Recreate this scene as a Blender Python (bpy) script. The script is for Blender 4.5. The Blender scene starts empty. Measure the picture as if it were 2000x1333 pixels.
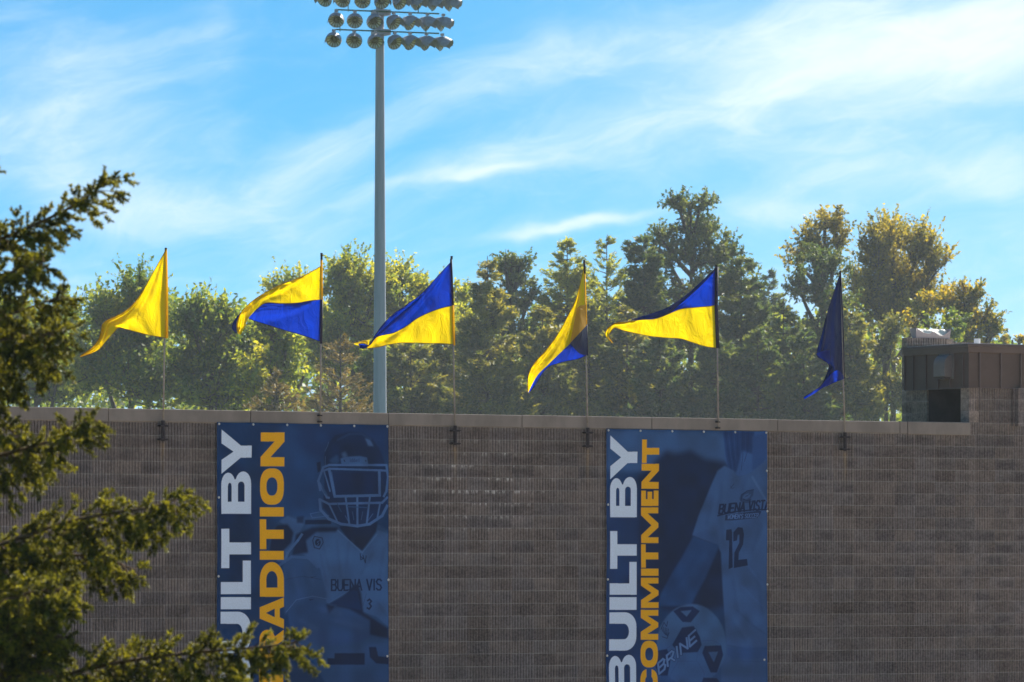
import bpy, math, random
import numpy as np
from mathutils import Vector, Matrix
rng = np.random.default_rng(7)
random.seed(7)
scene = bpy.context.scene
COL = scene.collection

# ------------------------------------------------------------------ camera
F = 10300.0; CX = 1000.0; HY = 1100.0            # focal length in px of a 2000 px wide picture
PSI = math.radians(31.0)
DIST = 85.4
CAM = np.array([-DIST*math.sin(PSI), -DIST*math.cos(PSI), 5.604])
DV = np.array([math.sin(PSI), math.cos(PSI), 0.0])
RV = np.array([math.cos(PSI), -math.sin(PSI), 0.0])
UP = np.array([0., 0., 1.])
cam = bpy.data.cameras.new("camera"); cam_o = bpy.data.objects.new("camera", cam); COL.objects.link(cam_o)
cam_o.location = CAM; cam_o.rotation_euler = (math.pi/2, 0, -PSI)
cam.sensor_width = 36.0; cam.lens = 36.0*F/2000.0
cam.shift_y = (HY-666.5)/2000.0
cam.clip_start = 0.5; cam.clip_end = 6000
cam.dof.use_dof = True; cam.dof.focus_distance = DIST; cam.dof.aperture_fstop = 8.5
scene.camera = cam_o

# ------------------------------------------------------------------ sun, sky, exposure
SUN_AZ = PSI + math.radians(30)                   # clockwise from +Y
SUN_EL = math.radians(40)
sun = bpy.data.lights.new("sun", 'SUN'); sun.energy = 4.7; sun.angle = math.radians(0.53); sun.color = (1.0, 0.93, 0.80)
sun_o = bpy.data.objects.new("sun", sun); COL.objects.link(sun_o)
sd = Vector((math.sin(SUN_AZ)*math.cos(SUN_EL), math.cos(SUN_AZ)*math.cos(SUN_EL), math.sin(SUN_EL)))
sun_o.rotation_euler = sd.to_track_quat('Z', 'Y').to_euler()
sun_o.location = (0, 0, 60)

class E:
    """tiny helper for node arithmetic"""
    nt = None
    def __init__(s, sock): s.s = sock
    @staticmethod
    def m(op, *a, clamp=False):
        n = E.nt.nodes.new('ShaderNodeMath'); n.operation = op; n.use_clamp = clamp
        for i, v in enumerate(a):
            if isinstance(v, E): E.nt.links.new(v.s, n.inputs[i])
            else: n.inputs[i].default_value = float(v)
        return E(n.outputs[0])
    def __add__(s, o): return E.m('ADD', s, o)
    def __sub__(s, o): return E.m('SUBTRACT', s, o)
    def __rsub__(s, o): return E.m('SUBTRACT', o, s)
    def __mul__(s, o): return E.m('MULTIPLY', s, o)
    def __truediv__(s, o): return E.m('DIVIDE', s, o)
    __radd__ = __add__; __rmul__ = __mul__
    def clamp(s): return E.m('ADD', s, 0.0, clamp=True)

def comb(x, y, z):
    n = E.nt.nodes.new('ShaderNodeCombineXYZ')
    for i, v in enumerate((x, y, z)):
        if isinstance(v, E): E.nt.links.new(v.s, n.inputs[i])
        else: n.inputs[i].default_value = v
    return n.outputs[0]
def noise(vec, scale, detail=4, rough=0.5, dist=0.0):
    n = E.nt.nodes.new('ShaderNodeTexNoise'); n.inputs['Scale'].default_value = scale
    n.inputs['Detail'].default_value = detail; n.inputs['Roughness'].default_value = rough
    n.inputs['Distortion'].default_value = dist
    if vec is not None: E.nt.links.new(vec, n.inputs['Vector'])
    return E(n.outputs['Fac'])
def sstep(v, a, b):
    n = E.nt.nodes.new('ShaderNodeMapRange'); n.interpolation_type = 'SMOOTHSTEP'
    E.nt.links.new(v.s, n.inputs[0]); n.inputs[1].default_value = a; n.inputs[2].default_value = b
    n.inputs[3].default_value = 0; n.inputs[4].default_value = 1
    return E(n.outputs[0])
def mixc(fac, a, b, mode='MIX'):
    n = E.nt.nodes.new('ShaderNodeMix'); n.data_type = 'RGBA'; n.blend_type = mode
    if isinstance(fac, E): E.nt.links.new(fac.s, n.inputs[0])
    else: n.inputs[0].default_value = fac
    for i, v in ((6, a), (7, b)):
        if hasattr(v, 'is_linked'): E.nt.links.new(v, n.inputs[i])
        else: n.inputs[i].default_value = (*v, 1) if len(v) == 3 else v
    return n.outputs[2]

world = bpy.data.worlds.new("World"); scene.world = world; world.use_nodes = True
wt = world.node_tree; wt.nodes.clear(); E.nt = wt
tc = wt.nodes.new('ShaderNodeTexCoord')
sp = wt.nodes.new('ShaderNodeSeparateXYZ'); wt.links.new(tc.outputs['Generated'], sp.inputs[0])
dx, dy, dz = E(sp.outputs[0]), E(sp.outputs[1]), E(sp.outputs[2])
elev = E.m('ARCSINE', dz); azim = E.m('ARCTAN2', dx, dy)
# a telephoto sees only the lowest six degrees of sky: let the blue deepen faster with height
zup = E.m('MAXIMUM', dz, 0.0)
zz = zup*2.6 + 0.10
sky = wt.nodes.new('ShaderNodeTexSky'); sky.sky_type = 'NISHITA'; sky.sun_disc = False
sky.sun_elevation = SUN_EL; sky.sun_rotation = SUN_AZ
sky.air_density = 1.0; sky.dust_density = 0.35; sky.ozone_density = 3.0; sky.altitude = 100
nv = wt.nodes.new('ShaderNodeVectorMath'); nv.operation = 'NORMALIZE'
wt.links.new(comb(dx, dy, zz), nv.inputs[0]); wt.links.new(nv.outputs[0], sky.inputs[0])
SKY_TINT = (0.31, 0.85, 0.96)
base = mixc(1.0, sky.outputs[0], SKY_TINT, 'MULTIPLY')
# cloud coordinates: degrees of azimuth from north-east by east and of elevation, scaled
U = (azim - PSI)*(F/1000.0); V = elev*(F/1000.0)      # thousands of picture pixels
wv = comb(U*1.2, V*2.4, 0.3)
w1 = noise(wv, 1.6, 3, 0.55) - 0.5
w2 = noise(comb(U*1.0+7.0, V*2.0, 1.3), 4.5, 3, 0.6) - 0.5
Vw = V + w1*0.16 + w2*0.05
Uw = U + w1*0.25
# streaks run up to the right
S_along = Uw*0.97 + Vw*0.25
S_across = Vw*0.97 - Uw*0.23
st1 = noise(comb(S_along*1.3, S_across*4.2, 2.0), 2.2, 6, 0.60, 0.6)
st2 = noise(comb(S_along*2.6+3.0, S_across*9.0, 5.0), 2.0, 6, 0.65, 0.8)
fine = noise(comb(S_along*3.0, S_across*9.0, 9.0), 5.0, 6, 0.7, 0.6)
def gau(v, w):
    q = v/w
    return E.m('EXPONENT', q*q*(-1.0))
def blob(px, py, rx, ry, slope=0.0):
    u0 = (px-CX)/1000.0; v0 = (HY-py)/1000.0
    du = Uw - u0
    return gau(du, rx/1000.0)*gau(Vw - v0 - du*slope, ry/1000.0)
# main rising streak, widening to the right
uc = Uw + 0.3
vline = 0.735 + uc*0.205
wid = E.m('MAXIMUM', uc*0.062 + 0.022, 0.012)
main = (gau((Vw - vline)/wid, 1.0)*0.75 + gau((Vw - vline - wid*0.8)/wid, 2.4)*0.45)*sstep(uc, -0.05, 0.25)*sstep(2.2-uc, 0.0, 0.6)
blobs = (blob(150, 150, 260, 120)*0.45 + blob(120, 280, 300, 90)*0.45 + blob(350, 395, 300, 55)*0.62 + blob(640, 300, 110, 50, .3)*0.45
         + blob(1120, 445, 170, 13, 0.17)*0.8 + blob(900, 350, 220, 14, 0.15)*0.5 + blob(1750, 60, 500, 90, 0.1)*0.55
         + blob(1980, 340, 110, 60)*0.35 + blob(1800, 320, 260, 60, .1)*0.35 + blob(1000, 150, 300, 60, .3)*0.35 + blob(400, 60, 60, 110, -1.2)*0.18
         + blob(1500, 420, 180, 25, .1)*0.3)
wisp = sstep(st1, 0.36, 0.80)*0.40 + sstep(st2, 0.40, 0.85)*0.20
low = sstep(0.86 - V, 0.0, 0.70)*0.58
mask = (main*(st2*0.6+0.35)*0.62 + blobs*(st1*0.5 + fine*0.4 + 0.35)*0.95 + wisp*0.62 + low).clamp()
mask = sstep(mask, 0.02, 1.08)
rgt = sstep(U, -0.3, 0.9)*0.20
mask = (mask + rgt)*0.86
cloud = mixc(1.0, (6.2, 7.1, 7.9), (1, 1, 1), 'MULTIPLY')
skyc = mixc(mask.clamp(), base, cloud)
bg = wt.nodes.new('ShaderNodeBackground'); bg.inputs[1].default_value = 0.066
wt.links.new(skyc, bg.inputs[0])
wo = wt.nodes.new('ShaderNodeOutputWorld'); wt.links.new(bg.outputs[0], wo.inputs[0])

scene.view_settings.view_transform = 'Standard'; scene.view_settings.look = 'None'
scene.view_settings.exposure = 1.2; scene.view_settings.gamma = 1.0; scene.view_settings.use_curve_mapping = False
scene.render.engine = 'CYCLES'
scene.cycles.max_bounces = 8; scene.cycles.transparent_max_bounces = 8

# ------------------------------------------------------------------ helpers
def ray(px, py):
    return DV + RV*((px-CX)/F) + UP*((HY-py)/F)
def PY(px, py, Y=0.0):
    """point of the plane y = Y seen at a picture position"""
    d = ray(px, py); t = (Y-CAM[1])/d[1]; return CAM + d*t
def PX(px, py, X):
    d = ray(px, py); t = (X-CAM[0])/d[0]; return CAM + d*t
def PD(px, py, D):
    return CAM + ray(px, py)*D

def tag(o, label=None, cat=None, group=None, kind=None):
    if label: o['label'] = label
    if cat: o['category'] = cat
    if group: o['group'] = group
    if kind: o['kind'] = kind
    return o
def empty(name, loc, label=None, cat=None, group=None):
    o = bpy.data.objects.new(name, None); COL.objects.link(o); o.location = Vector([float(v) for v in loc])
    return tag(o, label, cat, group)
def link(name, me, parent=None, loc=None):
    """loc is the world position of the mesh's own origin"""
    o = bpy.data.objects.new(name, me); COL.objects.link(o)
    if parent is not None:
        o.parent = parent
    if loc is not None:
        o.location = Vector([float(v) for v in loc]) - (worldloc(parent) if parent is not None else Vector((0, 0, 0)))
    elif parent is not None:
        o.location = -worldloc(parent)
    return o
def worldloc(o):
    v = Vector((0, 0, 0))
    while o is not None: v += o.location; o = o.parent
    return v
def mesh(name, verts, faces, mat=None, smooth=False, mats=None, fmat=None):
    me = bpy.data.meshes.new(name)
    verts = np.asarray(verts, dtype=np.float32)
    if isinstance(faces, np.ndarray):
        n, k = faces.shape
        me.vertices.add(len(verts)); me.vertices.foreach_set('co', verts.ravel())
        me.loops.add(n*k); me.loops.foreach_set('vertex_index', faces.astype(np.int32).ravel())
        me.polygons.add(n); me.polygons.foreach_set('loop_start', np.arange(0, n*k, k, dtype=np.int32))
        me.polygons.foreach_set('loop_total', np.full(n, k, dtype=np.int32))
        me.update(calc_edges=True)
    else:
        me.from_pydata(verts.tolist(), [], faces); me.update()
    for m in (mats or ([mat] if mat else [])): me.materials.append(m)
    if fmat is not None: me.polygons.foreach_set('material_index', np.asarray(fmat, dtype=np.int32))
    if smooth: me.polygons.foreach_set('use_smooth', np.ones(len(me.polygons), dtype=bool))
    return me
class MB:
    def __init__(s): s.v = []; s.f = []
    def box(s, x0, x1, y0, y1, z0, z1):
        b = len(s.v)
        s.v += [(x0,y0,z0),(x1,y0,z0),(x1,y1,z0),(x0,y1,z0),(x0,y0,z1),(x1,y0,z1),(x1,y1,z1),(x0,y1,z1)]
        s.f += [(b,b+3,b+2,b+1),(b+4,b+5,b+6,b+7),(b,b+1,b+5,b+4),(b+1,b+2,b+6,b+5),(b+2,b+3,b+7,b+6),(b+3,b,b+4,b+7)]
    def tube(s, pts, rad, n=8, cap=True):
        pts = [Vector([float(c) for c in p]) for p in pts]
        rad = rad if hasattr(rad, '__len__') else [rad]*len(pts)
        b = len(s.v)
        t0 = (pts[1]-pts[0]).normalized()
        ref = Vector((0, 0, 1)) if abs(t0.z) < 0.9 else Vector((1, 0, 0))
        for i, p in enumerate(pts):
            t = (pts[min(i+1, len(pts)-1)]-pts[max(i-1, 0)]).normalized()
            a = t.cross(ref).normalized(); c = t.cross(a)
            for k in range(n):
                an = 2*math.pi*k/n
                s.v.append(tuple(p + (a*math.cos(an)+c*math.sin(an))*rad[i]))
        for i in range(len(pts)-1):
            for k in range(n):
                k2 = (k+1) % n
                s.f.append((b+i*n+k, b+i*n+k2, b+(i+1)*n+k2, b+(i+1)*n+k))
        if cap:
            s.f.append(tuple(b+k for k in range(n))); s.f.append(tuple(b+(len(pts)-1)*n+k for k in reversed(range(n))))
    def prism(s, poly, axis, a0, a1):
        """poly: 2-D points; axis: 0 x,1 y,2 z extrusion"""
        b = len(s.v); n = len(poly)
        for a in (a0, a1):
            for (p, q) in poly:
                s.v.append({0: (a, p, q), 1: (p, a, q), 2: (p, q, a)}[axis])
        s.f.append(tuple(range(b, b+n))); s.f.append(tuple(reversed(range(b+n, b+2*n))))
        for k in range(n):
            k2 = (k+1) % n; s.f.append((b+k2, b+k, b+n+k, b+n+k2))
    def build(s, name, mat, parent=None, smooth=False, bevel=0.0):
        me = mesh(name, s.v, s.f, mat)
        import bmesh
        bm = bmesh.new(); bm.from_mesh(me); bmesh.ops.recalc_face_normals(bm, faces=bm.faces)
        if bevel: bmesh.ops.bevel(bm, geom=bm.edges[:], offset=bevel, segments=1, affect='EDGES')
        bm.to_mesh(me); bm.free()
        if smooth: me.polygons.foreach_set('use_smooth', np.ones(len(me.polygons), dtype=bool))
        return link(name, me, parent)

def new_mat(name):
    m = bpy.data.materials.new(name); m.use_nodes = True; nt = m.node_tree; nt.nodes.clear(); E.nt = nt
    out = nt.nodes.new('ShaderNodeOutputMaterial'); return m, nt, out
def principled(nt, out, color, rough=0.7, metal=0.0, spec=0.5, bump=None, bump_s=0.3, bump_d=0.01):
    b = nt.nodes.new('ShaderNodeBsdfPrincipled')
    if hasattr(color, 'is_linked'): nt.links.new(color, b.inputs['Base Color'])
    else: b.inputs['Base Color'].default_value = (*color, 1)
    if isinstance(rough, E): nt.links.new(rough.s, b.inputs['Roughness'])
    else: b.inputs['Roughness'].default_value = rough
    b.inputs['Metallic'].default_value = metal
    b.inputs['Specular IOR Level'].default_value = spec
    if bump is not None:
        bn = nt.nodes.new('ShaderNodeBump'); bn.inputs['Strength'].default_value = bump_s; bn.inputs['Distance'].default_value = bump_d
        nt.links.new(bump.s, bn.inputs['Height']); nt.links.new(bn.outputs[0], b.inputs['Normal'])
    nt.links.new(b.outputs[0], out.inputs[0]); return b
def pos():
    g = E.nt.nodes.new('ShaderNodeNewGeometry'); return g.outputs['Position']
def scaled(vec, sx, sy, sz):
    n = E.nt.nodes.new('ShaderNodeVectorMath'); n.operation = 'MULTIPLY'; E.nt.links.new(vec, n.inputs[0]); n.inputs[1].default_value = (sx, sy, sz)
    return n.outputs[0]
def simple(name, c, rough=0.7, metal=0.0, var=0.25, scale=8.0, spec=0.4, bump=0.15, stretch=(1, 1, 1)):
    m, nt, out = new_mat(name)
    p = scaled(pos(), *stretch)
    n1 = noise(p, scale, 5, 0.65)
    dark = tuple(v*(1-var) for v in c); lite = tuple(min(1, v*(1+var)) for v in c)
    col = mixc(sstep(n1, 0.3, 0.7), dark, lite)
    principled(nt, out, col, rough, metal, spec, noise(p, scale*6, 4, 0.6), bump, 0.004)
    return m

# ------------------------------------------------------------------ materials
BW = 0.420; BH = 0.2032; ZT = 8.0; CH = 0.205      # block width, course height, wall top, coping height
ZB0 = ZT-CH                                         # top of the first course
def block_material(name, tint=(1, 1, 1), stains=()):
    m, nt, out = new_mat(name)
    P_ = pos(); s = nt.nodes.new('ShaderNodeSeparateXYZ'); nt.links.new(P_, s.inputs[0])
    x, y, z = E(s.outputs[0]), E(s.outputs[1]), E(s.outputs[2])
    bx = E.m('FLOOR', (x+0.002)/BW); bz = E.m('FLOOR', (z-ZB0)/BH)
    by = E.m('FLOOR', (y-0.001)/BW)
    wn = nt.nodes.new('ShaderNodeTexWhiteNoise'); wn.noise_dimensions = '3D'; nt.links.new(comb(bx, by, bz), wn.inputs[0])
    rb = E(wn.outputs['Value'])
    sc = nt.nodes.new('ShaderNodeSeparateColor'); nt.links.new(wn.outputs['Color'], sc.inputs[0]); rb2 = E(sc.outputs[1])
    big = noise(scaled(P_, 1, 1, 1.0), 0.33, 3, 0.6)
    blot = noise(scaled(P_, 1, 1, 2.4), 1.7, 4, 0.6)
    spk = noise(P_, 55, 3, 0.8)
    grain = noise(P_, 22, 4, 0.8)
    row = nt.nodes.new('ShaderNodeTexWhiteNoise'); row.noise_dimensions = '1D'; nt.links.new(bz.s, row.inputs['W'])
    tone = 0.50 + (E(row.outputs['Value'])-0.5)*0.10 + rb*0.20 + (big-0.5)*0.7 + (noise(P_, 4.0, 4, 0.7)-0.5)*0.45 + (grain-0.5)*1.3 + (spk-0.5)*0.35
    # damp: darker lower half of some blocks, between dried lighter rims
    fz = (z-ZB0)/BH - bz; fx = (x+0.002)/BW - bx
    rim = sstep(fz, 0.0, 0.22)*sstep(0.92-fz, 0.0, 0.35)*(0.55 + 0.45*sstep(fx, 0.0, 0.14)*sstep(1.0-fx, 0.0, 0.14))
    damp = rim*sstep(blot + rb2*0.12, 0.46, 0.70)*sstep(big, 0.32, 0.6)
    tone = tone*(1.0 - damp*0.38)
    c1 = mixc(sstep(noise(P_, 0.9, 3, 0.6) + (rb2-0.5)*0.35, 0.35, 0.7), (0.192*tint[0], 0.156*tint[1], 0.142*tint[2]), (0.190*tint[0], 0.165*tint[1], 0.164*tint[2]))
    c1 = mixc(sstep(noise(scaled(P_, 1, 1, 1.7), 2.3, 3, 0.5), 0.62, 0.78)*0.4, c1, (0.17, 0.115, 0.10))
    col = mixc(1.0, c1, comb(tone*1.5, tone*1.5, tone*1.5), 'MULTIPLY')
    # efflorescence hanging from the bed joints, strong in one patch
    top = sstep(fz, 0.60, 1.0)
    patch = gau(x-(PY(935, 960)[0]), 1.1)*gau(z-(PY(935, 955)[2]), 0.62)*1.0
    drip = sstep(noise(scaled(P_, 1, 1, 0.35), 13, 3, 0.7), 0.50, 0.72)
    eff = top*drip*(patch*3.0 + sstep(blot, 0.55, 0.8)*0.35)
    edge = sstep(fz, 0.93, 1.0)*sstep(noise(P_, 3.0, 4, 0.7), 0.42, 0.6)*0.45
    col = mixc((eff+edge).clamp(), col, (0.50, 0.47, 0.45))
    # rust below the brackets
    for (sx, szz) in stains:
        r_ = gau(x-sx, 0.035)*sstep(szz-z, 0.0, 0.05)*sstep(z-(szz-0.75), 0.0, 0.7)*sstep(noise(scaled(P_, 1, 1, 0.15), 30, 2, 0.5), 0.25, 0.6)
        col = mixc((r_*0.5).clamp(), col, (0.36, 0.25, 0.13))
    principled(nt, out, col, 0.95, 0, 0.15, grain, 0.9, 0.006)
    return m
BR_PX = [(318, 862), (889, 870), (1148, 875), (1651, 881)]
M_block = block_material("split_block", stains=[(float(PY(a, b)[0]), float(PY(a, b)[2])) for a, b in BR_PX])
M_block2 = block_material("sand_block", (1.5, 1.42, 1.28))
M_mortar = simple("mortar", (0.23, 0.21, 0.20), 0.95, var=0.35, scale=5)
M_coping = simple("cast_coping", (0.215, 0.185, 0.165), 0.9, var=0.16, scale=2.2, bump=0.3, stretch=(1, 1, 0.5))
M_metal = simple("bronze_metal_panel", (0.100, 0.070, 0.060), 0.75, 0.0, var=0.12, scale=1.5, bump=0.03)
M_trim = simple("bronze_metal_trim", (0.105, 0.078, 0.074), 0.6, 0.0, var=0.12, scale=1.5, bump=0.03)
M_vent = simple("grey_vent_metal", (0.17, 0.155, 0.155), 0.8, 0.0, var=0.1, scale=4, bump=0.03)
M_bracket = simple("dark_iron", (0.018, 0.010, 0.015), 0.6, 0.2, var=0.3, scale=30)
M_rod = simple("galvanised_rod", (0.26, 0.24, 0.22), 0.5, 0.3, var=0.2, scale=12)
M_steel = simple("galvanised_pole", (0.44, 0.44, 0.48), 0.6, 0.2, var=0.12, scale=1.4, stretch=(6, 6, 0.4))
M_lampmetal = simple("lamp_housing", (0.34, 0.36, 0.41), 0.6, 0.1, var=0.15, scale=9)
M_green = simple("green_arm", (0.07, 0.16, 0.11), 0.5, 0.2, var=0.2, scale=9)
M_white = simple("white_sheet", (0.75, 0.73, 0.74), 0.6, var=0.08, scale=6)
M_pink = simple("pale_pink_metal", (0.38, 0.31, 0.31), 0.6, var=0.1, scale=6)
M_ground = simple("grass_ground", (0.055, 0.085, 0.03), 0.95, var=0.4, scale=0.8, bump=0.4)
M_navy = simple("navy_webbing", (0.008, 0.008, 0.035), 0.7, var=0.2, scale=20)
M_dark = simple("dark_interior", (0.085, 0.070, 0.068), 0.9, var=0.2, scale=3)
M_gravel = simple("pale_roof_gravel", (0.55, 0.53, 0.50), 0.95, var=0.2, scale=20)
M_grommet = simple("grommet_metal", (0.62, 0.62, 0.62), 0.35, 0.7, var=0.1, scale=60)

def glass_mat():
    m, nt, out = new_mat("lamp_glass")
    tcn = nt.nodes.new('ShaderNodeTexCoord'); s = nt.nodes.new('ShaderNodeSeparateXYZ'); nt.links.new(tcn.outputs['Object'], s.inputs[0])
    an = E.m('ARCTAN2', E(s.outputs[1]), E(s.outputs[2]))
    fl = E.m('SINE', an*14.0)*0.5 + 0.5
    n1 = noise(tcn.outputs['Object'], 9, 3, 0.6)
    col = mixc(sstep(fl*0.5+n1*0.7, 0.35, 0.85), (0.32, 0.27, 0.12), (0.62, 0.62, 0.48))
    principled(nt, out, col, 0.28, 0.5, 0.6, fl, 0.4, 0.02)
    return m
M_glass = glass_mat()

def leaf_mat(name, a, b, tr=1.6, sat=0.0, nscale=0.45, mixfac=0.5):
    """a dark leaf colour, b light leaf colour; some light passes through the blades"""
    m, nt, out = new_mat(name)
    g = nt.nodes.new('ShaderNodeNewGeometry')
    isl = E(g.outputs['Random Per Island'])
    n1 = noise(g.outputs['Position'], nscale, 4, 0.6)
    f = sstep(n1 + (isl-0.5)*0.30, 0.38, 0.68)
    col = mixc(f, a, b)
    d = nt.nodes.new('ShaderNodeBsdfPrincipled'); nt.links.new(col, d.inputs['Base Color']); d.inputs['Roughness'].default_value = 0.55; d.inputs['Specular IOR Level'].default_value = 0.3
    t = nt.nodes.new('ShaderNodeBsdfTranslucent'); nt.links.new(mixc(1.0, col, (1.25*tr, 1.05*tr, 0.35*tr), 'MULTIPLY'), t.inputs[0])
    mx = nt.nodes.new('ShaderNodeMixShader'); mx.inputs[0].default_value = mixfac
    nt.links.new(d.outputs[0], mx.inputs[1]); nt.links.new(t.outputs[0], mx.inputs[2]); nt.links.new(mx.outputs[0], out.inputs[0])
    return m
M_bark = simple("bark", (0.085, 0.065, 0.05), 0.95, var=0.35, scale=6, stretch=(1, 1, 0.2))
M_bark_red = simple("spruce_twig_bark", (0.13, 0.075, 0.035), 0.9, var=0.35, scale=20)

def cloth_mat(name, col, trans, fac=0.55, rough=0.5):
    m, nt, out = new_mat(name)
    P_ = pos(); n1 = noise(P_, 2.5, 4, 0.6); wv_ = noise(P_, 160, 2, 0.5)
    c = mixc(n1, tuple(v*0.93 for v in col), tuple(min(1, v*1.05) for v in col))
    ct = mixc(n1, tuple(v*0.90 for v in trans), trans)
    d = nt.nodes.new('ShaderNodeBsdfPrincipled'); nt.links.new(c, d.inputs['Base Color']); d.inputs['Roughness'].default_value = rough; d.inputs['Specular IOR Level'].default_value = 0.35
    t = nt.nodes.new('ShaderNodeBsdfTranslucent'); nt.links.new(ct, t.inputs[0])
    mx = nt.nodes.new('ShaderNodeMixShader'); mx.inputs[0].default_value = fac
    cr = noise(scaled(P_, 1, 1, 0.6), 5.0, 3, 0.55, 0.8)
    bn = nt.nodes.new('ShaderNodeBump'); bn.inputs['Strength'].default_value = 0.8; bn.inputs['Distance'].default_value = 0.045
    nt.links.new((cr + wv_*0.03).s, bn.inputs['Height'])
    nt.links.new(bn.outputs[0], d.inputs['Normal']); nt.links.new(bn.outputs[0], t.inputs['Normal'])
    nt.links.new(d.outputs[0], mx.inputs[1]); nt.links.new(t.outputs[0], mx.inputs[2]); nt.links.new(mx.outputs[0], out.inputs[0])
    return m
M_yel = cloth_mat("yellow_nylon", (0.88, 0.50, 0.0), (1.0, 0.70, 0.0), 0.76)
M_blue = cloth_mat("blue_nylon", (0.0, 0.008, 0.12), (0.0, 0.045, 0.62), 0.62)
M_yel_dk = cloth_mat("shade_and_hem_yellow", (0.55, 0.30, 0.0), (0.42, 0.24, 0.0), 0.5)  # yellow darkened: shade of doubled cloth put into the colour, also hems
M_blue_dk = cloth_mat("shaded_blue_nylon", (0.004, 0.006, 0.05), (0.0, 0.012, 0.10), 0.35)

# ------------------------------------------------------------------ ground
def ground():
    # one sheet to the horizon, gently rising under the camera stand
    xs = np.concatenate([np.linspace(-2500, -300, 12), np.linspace(-250, 250, 41), np.linspace(300, 2500, 12)])
    X, Y = np.meshgrid(xs, xs, indexing='ij')
    X2 = X+120; Y2 = Y+40
    Z = 4.0*np.exp(-(((X-CAM[0])/45)**2+((Y-CAM[1]+18)/22)**2)) + 0.0*X2*Y2
    n = len(xs); v = np.stack([X, Y, Z], -1).reshape(-1, 3)
    i, j = np.meshgrid(np.arange(n-1), np.arange(n-1), indexing='ij')
    f = np.stack([i*n+j, (i+1)*n+j, (i+1)*n+j+1, i*n+j+1], -1).reshape(-1, 4)
    o = link('ground', mesh('ground', v, f, M_ground, True)); tag(o, kind='structure')
ground()
M_bounce = simple("bounce_apron_tan", (0.46, 0.36, 0.26), 0.9, var=0.12, scale=0.6, bump=0.2)
m = MB(); m.box(-90, 90, -62, -0.5, -0.05, 0.02); o = m.build('bounce_apron', M_bounce); tag(o, kind='structure')  # added apron, out of view, to bounce warm light onto the wall

# ------------------------------------------------------------------ block wall
XB = float(PY(1893, 800)[0])                     # corner where the taller building starts
def block_profile(w, gap=0.003, wide=True, gw=0.018, gd=0.045):
    n = int(round(w/0.0525)); pts = [(gap, 0.07), (gap, 0.0)]
    for k in range(1, n):
        c = k*0.0525
        pts += [(c-gw/2, 0.0), (c-gw/2+0.0015, gd), (c+gw/2-0.0015, gd), (c+gw/2, 0.0)]
    pts += [(w-gap, 0.0), (w-gap, 0.07)]
    return np.array(pts)
def block_geo(h=BH-0.007, w=BW):
    p = block_profile(w); n = len(p)
    v = np.concatenate([np.c_[p, np.zeros(n)], np.c_[p, np.full(n, h)]])
    i = np.arange(n-1)
    f = np.stack([i, i+1, i+1+n, i+n], -1)
    # lower and upper faces of every rib as quads back to the bed depth
    extra = []; ev = []
    base_i = len(v)
    k = 0
    xs = [(p[1, 0], p[2, 0])] + [(p[5+4*q, 0], p[6+4*q, 0]) for q in range((n-4)//4)]
    for (a, b) in xs:
        for zz_ in (0.0, h):
            ev += [(a, 0, zz_), (b, 0, zz_), (b, 0.03, zz_), (a, 0.03, zz_)]
            q = base_i+k; extra.append((q, q+3, q+2, q+1) if zz_ == 0 else (q, q+1, q+2, q+3)); k += 4
    return np.concatenate([v, np.array(ev)]), np.concatenate([f, np.array(extra)])
BV, BF = block_geo()
block_me = mesh('concrete_block', BV, BF, M_block)
block_var = [block_me]
def joined_blocks(cells, name, mat, parent, kind='stuff'):
    n = len(cells); off = np.array(cells)
    v = (BV[None] + off[:, None, :]).reshape(-1, 3)
    F0 = BF[:31] if kind == 'stuff' else BF
    f = (F0[None] + (np.arange(n)*len(BV))[:, None, None]).reshape(-1, 4)
    o = link(name, mesh(name, v, f, mat), parent); o['kind'] = kind; return o
def proj(p):
    q = np.asarray(p)-CAM; t = q@DV
    return CX+F*(q@RV)/t, HY-F*q[2]/t

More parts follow.
